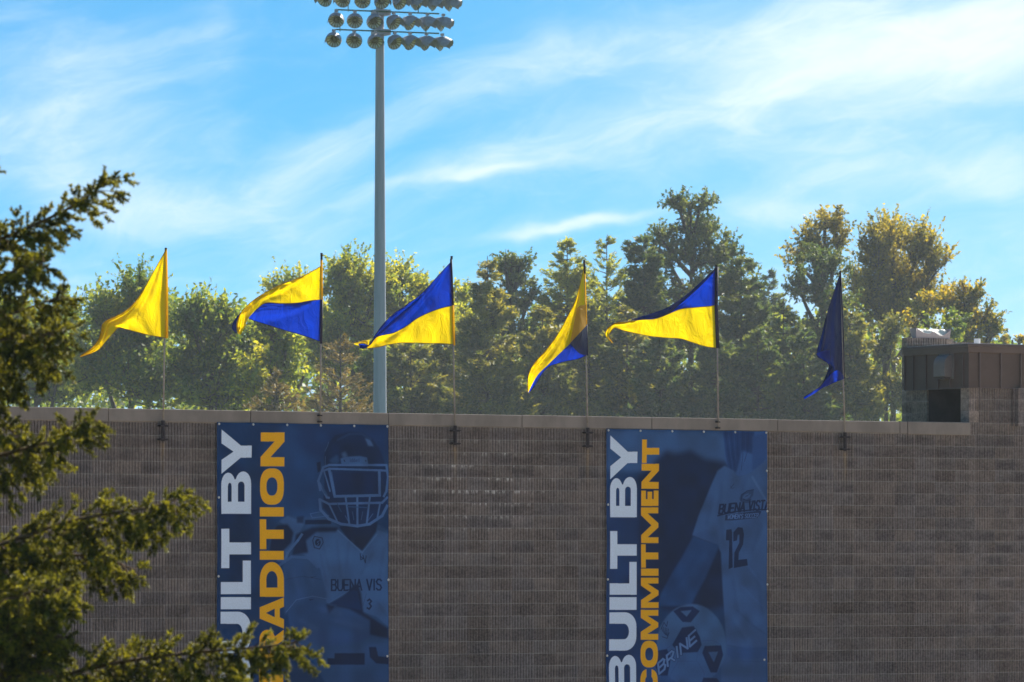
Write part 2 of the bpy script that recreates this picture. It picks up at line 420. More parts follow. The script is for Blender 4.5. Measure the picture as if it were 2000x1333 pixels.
x_left = float(PY(-160, 800)[0])
def wall():
    W = empty('block_wall', (x_left, 0, 0), 'long ribbed grey brown concrete block wall with pale coping that carries the flags and banners', 'wall')
    cols0 = math.floor(x_left/BW); cols1 = math.floor(XB/BW)
    vis = []; rest = []
    for c in range(cols0, cols1+1):
        x0 = c*BW
        for r in range(0, 38):
            z0 = ZB0-(r+1)*BH
            if z0 < 0: continue
            jit = (rng.random()-0.5)*0.004
            loc = (x0, jit, z0+0.0035)
            if x0+BW > XB+0.2: continue
            px, py = proj((x0+BW/2, 0, z0+BH/2))
            ok = 0 < px < 1900 and 0 < py < 1333 and not (432 < px < 750) and not (1192 < px < 1490)
            if px < 210 and py > 780: ok = ok and py < 980 and px > 130 and px*1.0 > 150 or (px < 210 and 1000 > py > 890 and px > 130)
            if px < 420 and py > 1030: ok = ok and (px > 290 and py < 1230)
            if 200 < px < 420 and 930 < py < 1060: ok = ok and py < 950+0
            (vis if ok else rest).append((px, loc))
    vis.sort(key=lambda t: t[0])
    for i, (px, loc) in enumerate(vis):
        if i < 300:
            link('concrete_block', block_me, W, loc)
        else: rest.append((px, loc))
    joined_blocks([l for _, l in rest], 'concrete_block_field', M_block, W)
    # bed and head joints
    m = MB()
    for r in range(0, 39):
        z = ZB0-r*BH
        if z < 0.02: continue
        m.box(x_left-0.4, XB, 0.0045, 0.06, z-0.0034, z+0.0034)
    ob = m.build('mortar_joint', M_mortar, W); ob['kind'] = 'stuff'
    m = MB(); m.box(x_left-0.4, XB, 0.062, 0.34, 0, ZB0-0.004); m.build('wall_core', M_mortar, W)
    # coping stones
    xa = float(PY(757, 820)[0]); xb2 = float(PY(1018, 820)[0]); L = xb2-xa
    x1771 = float(PY(1771, 832)[0])
    k0 = math.floor((x_left-xa)/L)
    for k in range(k0, 8):
        a = xa+k*L+0.004; b = min(xa+(k+1)*L-0.004, x1771-0.003)
        if a > x1771-0.1: break
        dz = (rng.random()-0.5)*0.006
        m = MB(); m.box(a, b, -0.028+(rng.random()-0.5)*0.006, 0.37, ZB0+0.004+dz*0.3, ZT+dz)
        m.build('coping_stone', M_coping, W, bevel=0.008)
    m = MB(); m.box(x1771, XB, -0.040, 0.372, ZB0-0.012, ZT+0.004); m.build('coping_stone', M_coping, W, bevel=0.008)
    return W
WALL = wall()

# ------------------------------------------------------------------ building at the right
def building():
    B = empty('block_building', (XB, 0, 0), 'block building with dark bronze metal fascia rising above the right end of the wall', 'building')
    zf0 = float(PY(1893, 757)[2]); zf1 = float(PY(1893, 672)[2])
    XR = XB+7.0
    # front blocks
    zrow = []
    r = 0
    k = math.floor((zf0-ZB0)/BH)
    cells = []
    nrow = list(range(-int((zf0-ZB0)/BH)-1, 38))
    for c in range(0, 16):
        x0 = XB+0.006+c*BW
        for r in nrow:
            z0 = ZB0-(r+1)*BH
            if z0 < 0 or z0 > zf0: continue
            px, py = proj((x0, 0, z0))
            loc = (x0, (rng.random()-0.5)*0.003, z0+0.0035)
            if px < 2000 and py < 1360: link('concrete_block', block_me, B, loc)
            else: cells.append(loc)
    joined_blocks(cells, 'concrete_block_field', M_block, B)
    m = MB()
    for r in nrow:
        z = ZB0-r*BH
        if z < 0.02 or z > zf0+0.1: continue
        m.box(XB+0.006, XR, 0.0045, 0.06, z-0.0034, z+0.0034)
    m.build('mortar_joint', M_mortar, B)['kind'] = 'stuff'
    def SY(px): return float(PX(px, 800, XB)[1])
    sE = SY(1771)
    m = MB(); m.box(XB+1.5, XR, 0.0605, sE-0.01, 0, zf0+0.2); m.box(XB+0.006, XB+1.5, 0.0605, sE-0.01, 0, ZT-0.05); m.build('wall_core', M_mortar, B)
    s1 = SY(1806.5); s2 = SY(1808.5); s3 = SY(1876)
    # smooth corner pier and opening in the left side
    zs = [ZT+0.006]
    while zs[-1] < zf0-0.05: zs.append(min(zf0, zs[-1]+BH))
    for a, b in zip(zs[:-1], zs[1:]):
        m = MB(); m.box(XB, XB+0.2, 0.0, s3, a+0.002, b-0.002); m.build('corner_block', M_block2, B, bevel=0.004)
    for a, b in zip(zs[:-1], zs[1:]):
        y0 = s2
        m = MB(); m.box(XB, XB+0.045, s2-0.02, s2, a+0.002, b-0.002); m.build('jamb_block', M_block2, B, bevel=0.003)
        # ribbed blocks on the far part of the side
        mm = MB(); y = s2+0.003
        while y < sE-0.01:
            y1_ = min(y+0.0525, sE); mm.box(XB+0.004, XB+0.045, y, y1_-0.0135, a+0.002, b-0.002); y += 0.0525
        mm.box(XB+0.02, XB+0.044, s2+0.002, sE-0.002, a+0.001, b-0.001)
        mm.build('ribbed_block', M_block2, B)
    # recess behind the opening: ribbed back wall inside
    mm = MB()
    mm.box(XB+0.05, XB+1.45, s2+0.01, s2+0.2, ZT-0.1, zf0); mm.build('recess_side', M_dark, B)
    mm = MB(); y = s3-0.3
    while y < s2+0.1:
        mm.box(XB+0.9, XB+1.0, y, y+0.037, ZT-0.05, zf0); y += 0.0525
    mm.box(XB+0.93, XB+1.05, s3-0.4, s2+0.2, ZT-0.05, zf0)
    mm.build('recess_wall', M_block, B)['kind'] = 'stuff'
    m = MB(); m.box(XB+0.01, XR, 0.01, sE-0.01, zf0+0.001, zf0+0.06); m.build('soffit', M_metal, B)
    m = MB(); m.box(XB+0.204, XB+1.4, s3, s2+0.05, ZT-0.04, ZT+0.02); m.build('sill', M_coping, B)
    # fascia: core, panels with standing seams, trim
    e = 0.035
    ztr = zf1-0.145
    m = MB(); m.box(XB+0.01, XR, 0.01, sE-0.01, zf0+0.06, zf1-0.01); m.build('fascia_core', M_dark, B)
    # left face panels
    pj = [1771.5, 1788.5, 1813, 1837.5, 1860, 1886, 1894.5]
    ys = [SY(p) for p in pj]; ys[-1] = -e
    for a, b in zip(ys[:-1], ys[1:]):
        m = MB(); m.box(XB-e, XB, b+0.004, a-0.004, zf0, ztr)
        m.build('metal_panel', M_metal, B, bevel=0.003)
    for a in ys[:-1]:
        m = MB(); m.box(XB-e-0.028, XB-e+0.002, a-0.007, a+0.007, zf0+0.002, ztr-0.002); m.build('standing_seam', M_trim, B)
    # front face panels
    xs = [XB-e] + [float(PY(p, 700, -e)[0]) for p in (1913, 1954, 1993)]
    while xs[-1] < XR-0.4: xs.append(xs[-1]+0.41)
    for a, b in zip(xs[:-1], xs[1:]):
        m = MB(); m.box(a+0.003, b-0.003, -e, 0.0, zf0, ztr); m.build('metal_panel', M_metal, B, bevel=0.003)
    for a in xs[1:-1]:
        m = MB(); m.box(a-0.016, a+0.016, -e-0.028, -e+0.002, zf0+0.002, ztr-0.002); m.build('standing_seam', M_trim, B)
    # bottom and top trims
    m = MB(); m.box(XB-e-0.012, XR, -e-0.012, -e-0.002, zf0-0.012, zf0+0.008); m.box(XB-e-0.012, XB-e-0.002, -e+0.001, sE, zf0-0.012, zf0+0.008); m.build('drip_edge', M_trim, B)
    m = MB()
    poly = lambda o_: [(-e-0.02-o_, ztr-0.004), (-e-0.03-o_, ztr+0.004), (-e-0.045-o_, zf1-0.05), (-e-0.06-o_, zf1-0.045), (-e-0.06-o_, zf1), (-0.0, zf1), (0.0, ztr-0.004)]
    b0 = len(m.v)
    P2 = poly(0.0)
    # mitred top trim: front run then left run share the corner ring
    rings = []
    for (kx, ky) in (('R', 0), ('C', 0), ('L', 0)):
        ring = []
        for (o_, z_) in P2:
            if kx == 'R': ring.append((XR, o_, z_))
            elif kx == 'C': ring.append((XB+o_, o_, z_))
            else: ring.append((XB+o_, sE, z_))
        rings.append(ring)
    n = len(P2); m.v = sum(rings, [])
    for q in range(2):
        for k in range(n):
            k2 = (k+1) % n; m.f.append((q*n+k, q*n+k2, (q+1)*n+k2, (q+1)*n+k))
    m.f.append(tuple(range(n))); m.f.append(tuple(2*n+k for k in range(n)))
    m.build('fascia_trim', M_trim, B)
    m = MB(); m.box(XB+0.004, XR, 0.004, sE-0.01, zf1-0.03, zf1+0.012); m.build('roof', M_gravel, B)
    # vent hood on the left face
    ya = SY(1862.5)-0.02; yb = ya+0.33; zt = float(PX(1862, 694, XB)[2]); zb = float(PX(1862, 737, XB)[2])
    pr = 0.17
    prof = [(XB-e-0.01, zb), (XB-e-pr, zb+0.01)]
    for q in range(9):
        an = q/8*math.pi/2
        prof.append((XB-e-0.03-(pr-0.03)*math.cos(an), zt-0.17+0.17*math.sin(an)))
    prof.append((XB-e-0.01, zt))
    V = empty_child('vent_hood', B, (XB-e, ya, zb))
    m = MB(); m.prism([(p[0], p[1]) for p in prof], 1, ya, yb); link_to(m, 'hood_shell', M_vent, V, bevel=0.003)
    m = MB(); m.box(XB-e-0.02, XB-e-0.001, ya-0.05, yb+0.04, zb-0.03, zt+0.03); link_to(m, 'hood_flange', M_vent, V)
    m = MB(); m.box(XB-e-pr+0.015, XB-e-0.03, ya+0.03, yb-0.03, zb-0.035, zb-0.001); link_to(m, 'vent_throat', M_dark, V)
    # block chimney at the back left with a light cap
    yc = sE+0.02
    cx0 = float(PY(1771, 700, yc)[0]); cx1 = float(PY(1848, 700, yc)[0]); cx2 = float(PY(1862, 700, yc)[0]); zc = float(PY(1800, 660.5, yc)[2])
    H = empty_child('chimney', B, (cx0, yc, ZT))
    m = MB(); x = cx0
    while x < cx1-0.01:
        m.box(x, min(x+0.039, cx1), yc, yc+0.08, ZT-1, zc); x += 0.0525
    m.box(cx0+0.01, cx1, yc+0.026, yc+0.16, ZT-1, zc-0.001)
    link_to(m, 'ribbed_block', M_block2, H)
    m = MB(); m.box(cx1+0.001, cx2, yc-0.006, yc+0.17, ZT-1, zc-0.005); link_to(m, 'corner_block', M_block2, H, bevel=0.004)
    m = MB(); m.box(cx2+0.002, cx2+0.9, yc+0.02, yc+0.4, zf1-0.3, float(PY(1880, 669, yc)[2])); link_to(m, 'parapet_stub', M_block2, H)
    # cap: splayed tray with a torn white liner
    kx0 = float(PY(1792, 650, yc)[0]); kx1 = float(PY(1857, 650, yc)[0]); kz = float(PY(1825, 642, yc)[2])
    K = empty_child('chimney_cap', B, (kx0, yc, zc))
    n = 16; xs_ = np.linspace(kx0, kx1, n)
    lowz = zc + (kz-zc)*np.array([.95,.80,.66,.55,.48,.44,.47,.66,.62,.40,.30,.26,.34,.50,.66,.9])
    v = []; f = []
    for i, x in enumerate(xs_): v += [(x, yc+0.03, zc-0.004), (x, yc+0.01, lowz[i])]
    for i in range(n-1): f.append((2*i, 2*i+2, 2*i+3, 2*i+1))
    b = len(v); v += [(kx1, yc+0.03, zc-0.004), (kx1, yc+0.15, zc-0.004), (kx1+0.01, yc+0.22, kz), (kx1+0.01, yc+0.01, kz)]; f.append((b, b+1, b+2, b+3))
    b = len(v); v += [(kx0, yc+0.03, zc-0.004), (kx0, yc+0.15, zc-0.004), (kx0-0.01, yc+0.22, kz), (kx0-0.01, yc+0.01, kz)]; f.append((b, b+1, b+2, b+3))
    me = mesh('tray_side', v, f, M_pink); o = link('tray_side', me, K)
    mod = o.modifiers.new('s', 'SOLIDIFY'); mod.thickness = 0.008
    v = []; f = []; nj = 7
    for i, x in enumerate(xs_):
        for j in range(nj):
            s = j/(nj-1)
            z = (zc+0.02)*(1-s)+kz*s if j < nj-1 else kz-0.004*math.sin(i*1.7)-(0.035 if i == 7 else 0)
            v.append((x, yc+0.05+0.13*(1-(1-s)**0.6)+0.012*math.sin(i*0.9+j), z))
    for i in range(n-1):
        for j in range(nj-1): f.append((i*nj+j, (i+1)*nj+j, (i+1)*nj+j+1, i*nj+j+1))
    link('white_liner', mesh('white_liner', v, f, M_linr, True), K)
    # stub pipe on the roof
    p0 = PY(1908.5, 672, 0.9); rr = 0.05
    m = MB(); m.tube([(p0[0], 0.9, zf1-0.02), (p0[0], 0.9, float(PY(1908, 662, 0.9)[2]))], 0.055, 12); m.build('vent_pipe', M_white, B, bevel=0.0)
    return B
def empty_child(name, parent, loc):
    o = bpy.data.objects.new(name, None); COL.objects.link(o); o.parent = parent
    o.location = Vector([float(v) for v in loc]) - worldloc(parent); return o
def link_to(m, name, mat, parent, bevel=0.0, smooth=False):
    return m.build(name, mat, parent, smooth=smooth, bevel=bevel)
M_linr = cloth_mat("white_liner", (0.8, 0.8, 0.8), (0.85, 0.85, 0.85), 0.5)
BUILDING = building()

# ------------------------------------------------------------------ banners: printed sheets
KSH = np.array([0.44, 0.45, 0.52])               # shade light: turns seen colours into ink colours
def ink(rgb):
    c = np.array(rgb, dtype=float)/255.0
    lin = np.where(c <= 0.04045, c/12.92, ((c+0.055)/1.055)**2.4)
    return np.clip(lin/KSH - np.array([0.016, 0.010, 0.006]), 0.001, 0.92)
RES = 190.0
class Canvas:
    def __init__(s, crop, zoom, rect):
        s.crop = crop; s.zoom = zoom; s.x0, s.x1, s.z0, s.z1 = rect
        s.w = int((s.x1-s.x0)*RES); s.h = int((s.z1-s.z0)*RES)
        s.img = np.zeros((s.h, s.w, 3))
    def T(s, pts):
        out = []
        for p in pts:
            q = PY(s.crop[0]+p[0]/s.zoom, s.crop[1]+p[1]/s.zoom)
            out.append(((q[0]-s.x0)*RES, (q[2]-s.z0)*RES))
        return np.array(out)
    def mask(s, polys, blur=0):
        polys = [s.T(p) for p in polys]
        al = np.concatenate(polys); pad = 3+blur*3
        a0 = max(0, int(al[:, 0].min())-pad); a1 = min(s.w, int(al[:, 0].max())+pad)
        b0 = max(0, int(al[:, 1].min())-pad); b1 = min(s.h, int(al[:, 1].max())+pad)
        if a1 <= a0 or b1 <= b0: return None
        SS = 2
        xs = a0 + (np.arange((a1-a0)*SS)+0.5)/SS; ys = b0 + (np.arange((b1-b0)*SS)+0.5)/SS
        M = np.zeros((len(ys), len(xs)), dtype=bool)
        for p in polys:
            for (xa, ya), (xb, yb) in zip(p, np.roll(p, -1, axis=0)):
                if ya == yb: continue
                lo, hi = min(ya, yb), max(ya, yb)
                i0 = np.searchsorted(ys, lo); i1 = np.searchsorted(ys, hi)
                if i1 <= i0: continue
                xc = xa + (ys[i0:i1]-ya)/(yb-ya)*(xb-xa)
                M[i0:i1] ^= xs[None, :] > xc[:, None]
        M = M.reshape(b1-b0, SS, a1-a0, SS).mean((1, 3))
        for _ in range(2 if blur else 0):
            k = np.ones(2*blur+1)/(2*blur+1)
            M = np.apply_along_axis(lambda r: np.convolve(r, k, 'same'), 0, M)
            M = np.apply_along_axis(lambda r: np.convolve(r, k, 'same'), 1, M)
        return M, a0, a1, b0, b1
    def poly(s, pts, rgb, blur=0, op=1.0, holes=()):
        r = s.mask([pts]+list(holes), blur)
        if r is None: return
        M, a0, a1, b0, b1 = r; M = (M*op)[..., None]
        s.img[b0:b1, a0:a1] = s.img[b0:b1, a0:a1]*(1-M) + ink(rgb)*M
    def line(s, pts, w, rgb, op=1.0, blur=0, closed=False):
        pts = [np.array(p, float) for p in pts]
        if closed: pts = pts+[pts[0]]
        for a, b in zip(pts[:-1], pts[1:]):
            d = b-a; L = np.hypot(*d)
            if L < 1e-6: continue
            d = d/L; n = np.array([-d[1], d[0]])*w/2; a2 = a-d*w*0.35; b2 = b+d*w*0.35
            s.poly([a2+n, b2+n, b2-n, a2-n], rgb, blur, op)
    def ell(s, cx, cy, rx, ry, rgb, blur=0, op=1.0, hole=None, a0=0, a1=360, n=40):
        f = lambda x_, y_: [(cx+x_*math.cos(t), cy+y_*math.sin(t)) for t in np.radians(np.linspace(a0, a1, n, endpoint=False))]
        s.poly(f(rx, ry), rgb, blur, op, holes=[f(rx*hole, ry*hole)] if hole else ())
    def speckle(s, amt):
        s.img *= 1+amt*(rng.random((s.h, s.w, 1))-0.5)

def arc(cx, cy, rx, ry, a, b, n=10):
    return [(cx+rx*math.cos(t), cy+ry*math.sin(t)) for t in np.radians(np.linspace(a, b, n))]
def sup(cx, cy, rx, ry, n=40, e=2.6):
    o = []
    for t in np.linspace(0, 2*math.pi, n, endpoint=False):
        c, q = math.cos(t), math.sin(t)
        o.append((cx+rx*math.copysign(abs(c)**(2/e), c), cy+ry*math.copysign(abs(q)**(2/e), q)))
    return o
def glyph(ch, w, H, sv, sh):
    R = lambda a, b, c, d: [(a, b), (c, b), (c, d), (a, d)]
    if ch == 'I': return [R(0, 0, w, H)]
    if ch == 'L': return [[(0, 0), (w, 0), (w, sh), (sv, sh), (sv, H), (0, H)]]
    if ch == 'T': c = w/2; return [[(c-sv/2, 0), (c+sv/2, 0), (c+sv/2, H-sh), (w, H-sh), (w, H), (0, H), (0, H-sh), (c-sv/2, H-sh)]]
    if ch == 'E': return [[(0, 0), (w, 0), (w, sh), (sv, sh), (sv, H/2-sh/2), (w*.93, H/2-sh/2), (w*.93, H/2+sh/2), (sv, H/2+sh/2), (sv, H-sh), (w, H-sh), (w, H), (0, H)]]
    if ch == 'N': return [[(0, 0), (sv, 0), (sv, H*.58), (w-sv*1.02, 0), (w, 0), (w, H), (w-sv, H), (w-sv, H*.42), (sv*1.02, H), (0, H)]]
    if ch == 'M':
        c = w/2
        return [[(0, 0), (sv*.85, 0), (sv*.85, H*.62), (c-sv*.33, 0), (c+sv*.33, 0), (w-sv*.85, H*.62), (w-sv*.85, 0), (w, 0), (w, H), (w-sv*1.15, H), (c, H*.40), (sv*1.15, H), (0, H)]]
    if ch == 'Y': c = w/2; return [[(c-sv/2, 0), (c+sv/2, 0), (c+sv/2, H*.36), (w, H), (w-sv*1.16, H), (c, H*.60), (sv*1.16, H), (0, H), (c-sv/2, H*.36)]]
    if ch == 'A':
        c = w/2
        return [[(0, 0), (sv*1.02, 0), (sv*1.02+w*.06, H*.17), (w-sv*1.02-w*.06, H*.17), (w-sv*1.02, 0), (w, 0), (c+sv*.62, H), (c-sv*.62, H)],
                [(w*.36, H*.38), (w*.64, H*.38), (c, H*.74)]]
    if ch == 'O': return [sup(w/2, H/2, w/2, H/2), sup(w/2, H/2, w/2-sv, H/2-sh, e=2.3)]
    if ch == 'C':
        o = sup(w/2, H/2, w/2, H/2, 60); i = sup(w/2, H/2, w/2-sv, H/2-sh, 60, 2.3)
        oo = [p for p in o if not (p[0] > w*.6 and H*.36 < p[1] < H*.64)]
        k = next(i_ for i_ in range(len(oo)) if oo[i_][0] > w*.6 and oo[i_][1] >= H*.64 and (oo[i_-1][1] <= H*.36))
        oo = oo[k:]+oo[:k]
        ii = [p for p in i if not (p[0] > w*.6 and H*.36 < p[1] < H*.64)]
        k = next((i_ for i_ in range(len(ii)) if ii[i_][0] > w*.6 and ii[i_][1] >= H*.6 and ii[i_-1][1] <= H*.4), 0)
        ii = ii[k:]+ii[:k]
        return [oo+ii[::-1]]
    if ch == 'U':
        r = w*.36; ri = w*.36-sv*.55
        return [[(0, H), (0, H*.45)]+arc(r, H*.42, r, H*.42, 180, 270)+arc(w-r, H*.42, r, H*.42, 270, 360)+[(w, H), (w-sv, H), (w-sv, H*.45)]
                + arc(w-sv-ri, H*.45, ri, H*.45-sh, 360, 270, 6)+arc(sv+ri, H*.45, ri, H*.45-sh, 270, 180, 6)+[(sv, H)]]
    if ch == 'D':
        r = w*.5
        return [[(0, 0), (w-r, 0)]+arc(w-r, H/2, r, H/2, -90, 90, 18)+[(0, H)], [(sv, sh), (w-r, sh)]+arc(w-r, H/2, r-sv, H/2-sh, -90, 90, 14)+[(sv, H-sh)]]
    if ch == 'B':
        h2 = H*.53; q = w*.28
        o = [(0, 0), (w-q, 0)]+arc(w-q, h2/2, q, h2/2, -90, 70, 10)+arc(w-q-w*.03, h2+(H-h2)/2, q, (H-h2)/2, -65, 90, 10)+[(0, H)]
        t = sh*.82
        return [o, [(sv, t), (w-q*1.1, t)]+arc(w-q*1.15, (t+h2-t*.4)/2, q*.30, (h2-t*1.4)/2, -90, 90, 6)+[(sv, h2-t*.4)],
                [(sv, h2+t*.55), (w-q*1.1, h2+t*.55)]+arc(w-q*1.25, (h2+t*.55+H-t)/2, q*.30, (H-t-h2-t*.55)/2, -90, 90, 6)+[(sv, H-t)]]
    if ch == 'R':
        h2 = H*.36; q = w*.28
        return [[(0, 0), (sv, 0), (sv, H*.32), (w*.52, H*.32), (w-sv*1.1, 0), (w, 0), (w*.80, H*.36)]+arc(w-q, h2+(H-h2)/2, q, (H-h2)/2, -70, 90, 10)+[(0, H)],
                [(sv, H*.56), (w-q*1.2, H*.56)]+arc(w-q*1.25, (H*.56+H-sh*.9)/2, q*.3, (H-sh*.9-H*.56)/2, -90, 90, 6)+[(sv, H-sh*.9)]]
def side_word(cv, items, xl, xr, slant, rgb, svf, shf):
    """letters turned a quarter left: start at the bottom, read upwards"""
    for ch, yt, yb in items:
        ym = (yt+yb)/2; dx_ = slant*(ym-100)
        H = xr-xl; w = yb-yt
        sv = svf*H; sh = shf*H
        polys = glyph(ch, w, H, sv if ch != 'I' else w, sh)
        tp = [[(xr+dx_-h_, yb-a_) for a_, h_ in p] for p in polys]
        cv.poly(tp[0], rgb, 0, 1.0, holes=tp[1:])
STROKE = {
 'A': [[(0,0),(.5,1),(1,0)],[(.2,.35),(.8,.35)]], 'B': [[(0,0),(0,1),(.75,1),(.95,.8),(.75,.53),(0,.53)],[(.75,.53),(1,.28),(.8,0),(0,0)]],
 'C': [[(1,.85),(.7,1),(.3,1),(0,.75),(0,.25),(.3,0),(.7,0),(1,.15)]], 'E': [[(1,0),(0,0),(0,1),(1,1)],[(0,.5),(.8,.5)]],
 'I': [[(.5,0),(.5,1)]], 'M': [[(0,0),(0,1),(.5,.35),(1,1),(1,0)]], 'N': [[(0,0),(0,1),(1,0),(1,1)]], 'O': [[(.3,0),(0,.25),(0,.75),(.3,1),(.7,1),(1,.75),(1,.25),(.7,0),(.3,0)]],
 'R': [[(0,0),(0,1),(.75,1),(1,.78),(.75,.5),(0,.5)],[(.5,.5),(1,0)]], 'S': [[(1,.85),(.7,1),(.3,1),(0,.78),(.25,.55),(.75,.45),(1,.22),(.7,0),(.3,0),(0,.15)]],
 'T': [[(.5,0),(.5,1)],[(0,1),(1,1)]], 'U': [[(0,1),(0,.2),(.25,0),(.75,0),(1,.2),(1,1)]], 'V': [[(0,1),(.5,0),(1,1)]], 'W': [[(0,1),(.25,0),(.5,.7),(.75,0),(1,1)]],
 "'": [[(.4,1),(.4,.75)]], '1': [[(.15,.78),(.5,1),(.5,0)]], '2': [[(0,.8),(.25,1),(.75,1),(1,.75),(0,.05),(1,.05)]], '3': [[(0,.85),(.4,1),(.9,.8),(.45,.55),(.95,.3),(.5,0),(0,.12)]],
 '5': [[(1,1),(0,1),(0,.55),(.7,.6),(1,.3),(.7,0),(0,0)]],
 'i': [[(.5,0),(.5,.62)],[(.5,.85),(.5,.95)]], 'd': [[(.9,1),(.9,0),(.3,0),(.1,.2),(.1,.45),(.3,.62),(.9,.62)]], 'e': [[(.1,.32),(.9,.32),(.85,.55),(.5,.65),(.15,.5),(.1,.15),(.4,0),(.85,.05)]], 'l': [[(.5,0),(.5,1)]], ' ': [], 'J': [[(.9,1),(.9,.2),(.6,0),(.2,.1)]]}
def text(cv, txt, ox, oy, ex, ey, wch, gap, lw, rgb, op=1.0, curve=0.0):
    """ox,oy lower-left; ex,ey unit vectors times size for advance and height"""
    n = len(txt); a = 0.0
    for i, ch in enumerate(txt):
        wc = wch*(0.35 if ch in "Iil'1" else (1.2 if ch in 'MW' else (0.5 if ch == ' ' else 1.0)))
        for st in STROKE[ch]:
            pts = []
            for (u_, v_) in st:
                uu = a+u_*wc; bend = curve*((uu/(n*(wch+gap))-0.5)**2)
                pts.append((ox+ex[0]*uu+ey[0]*v_, oy+ex[1]*uu+ey[1]*v_+bend))
            cv.line(pts, lw, rgb, op)
        a += wc+gap
NAVY = (22, 44, 86); DEEP = (15, 29, 62); MID = (34, 60, 106); LITE = (46, 74, 124); PALE = (58, 86, 136)
WHT = (142, 154, 180); GOLD = (160, 118, 16)

def banner_sheet(name, label, cpx, paint, crop, n_top, side_pts):
    """cpx: picture corners TL, TR; the sheet hangs straight down from them"""
    tl = PY(*cpx[0], -0.02); tr = PY(*cpx[1], -0.02)
    x0, x1 = float(tl[0]), float(tr[0]); z1 = float((tl[2]+tr[2])/2); z0 = z1-6.1
    cv = Canvas(crop, 2.5, (x0, x1, z0, z1))
    cv.img[:] = ink(NAVY)
    paint(cv)
    k = 40; gh, gw_ = cv.h//k+3, cv.w//k+3; low_ = rng.random((gh, gw_))
    yy = np.arange(cv.h)/k; xx = np.arange(cv.w)/k; yi = yy.astype(int); xi = xx.astype(int); fy = (yy-yi)[:, None]; fx_ = (xx-xi)[None]
    fy = fy*fy*(3-2*fy); fx_ = fx_*fx_*(3-2*fx_)
    lo = (low_[yi][:, xi]*(1-fy)+low_[yi+1][:, xi]*fy)*(1-fx_)+(low_[yi][:, xi+1]*(1-fy)+low_[yi+1][:, xi+1]*fy)*fx_
    letters = cv.img[..., 0] > 0.25
    cv.img *= np.where(letters, 1.0, 0.50+0.32*lo)[..., None]
    cv.speckle(0.22)
    img = bpy.data.images.new(name+'_print', cv.w, cv.h, float_buffer=True, is_data=True)
    px = np.ones((cv.h, cv.w, 4), dtype=np.float32); px[..., :3] = cv.img
    img.pixels.foreach_set(px.ravel()); img.pack() if False else None
    m, nt, out = new_mat(name+'_vinyl')
    uvn = nt.nodes.new('ShaderNodeUVMap'); uvn.uv_map = 'UVMap'
    ti = nt.nodes.new('ShaderNodeTexImage'); ti.image = img; ti.extension = 'EXTEND'; nt.links.new(uvn.outputs[0], ti.inputs[0])
    principled(nt, out, ti.outputs['Color'], 0.7, 0, 0.08, noise(pos(), 3.0, 3, 0.5, 0.6), 0.35, 0.03)
    B = empty('hanging_banner', (x0, -0.02, z1), label, 'banner', 'banners hung on the block wall')
    nx, nz = 60, 110
    xs = np.linspace(x0, x1, nx); zs = np.linspace(z0, z1, nz)
    X, Z = np.meshgrid(xs, zs, indexing='ij')
    a = (X-x0)/(x1-x0); c = (z1-Z)
    gx = np.linspace(0, 1, n_top)
    sc_ = 0.010*np.abs(np.sin(math.pi*(n_top-1)*a))*np.exp(-c*2.6)          # slack between the top eyelets
    sd_ = 0.010*np.abs(np.sin(math.pi*c/1.25))*np.exp(-np.minimum(a, 1-a)*14)
    Y = -0.034 - 0.006*np.sin(a*9+c*1.3) - 0.007*np.sin(a*4.3-c*2.2) - sc_ - sd_ - 0.006*np.exp(-((a-c*0.5)/0.05)**2)*np.exp(-c) - 0.006*np.exp(-((1-a-c*0.42)/0.04)**2)*np.exp(-c)
    Zs = Z - 0.008*np.abs(np.sin(math.pi*(n_top-1)*a))*np.exp(-c*6)
    v = np.stack([X, Y, Zs], -1).reshape(-1, 3)
    i, j = np.meshgrid(np.arange(nx-1), np.arange(nz-1), indexing='ij')
    f = np.stack([i*nz+j, (i+1)*nz+j, (i+1)*nz+j+1, i*nz+j+1], -1).reshape(-1, 4)
    me = mesh('printed_sheet', v, f, m, True)
    uvl = me.uv_layers.new(name='UVMap'); li = np.empty(len(me.loops), dtype=np.int32); me.loops.foreach_get('vertex_index', li)
    uv = np.stack([(X-x0)/(x1-x0), (Z-z0)/(z1-z0)], -1).reshape(-1, 2)
    uvl.data.foreach_set('uv', uv[li].astype(np.float32).ravel())
    o = link('printed_sheet', me, B)
    # hem tape edge
    # eyelets: ring + rope bolt
    r_me = None
    spots = [(x0+0.03+(x1-x0-0.06)*t, z1-0.028) for t in np.linspace(0, 1, n_top)]
    for (sx, sy) in side_pts:
        q = PY(sx, sy); spots.append((float(q[0]), float(q[2])))
    m2 = MB(); m2.tube([(0, 0, 0), (0, -0.008, 0)], [0.020, 0.016], 10)
    m2.tube([(0, -0.0085, 0), (0, -0.02, 0)], [0.008, 0.007], 8)
    proto = mesh('eyelet', m2.v, m2.f, M_grommet)
    for (ex_, ez_) in spots: link('eyelet', proto, B, (ex_, -0.058, ez_))
    return B

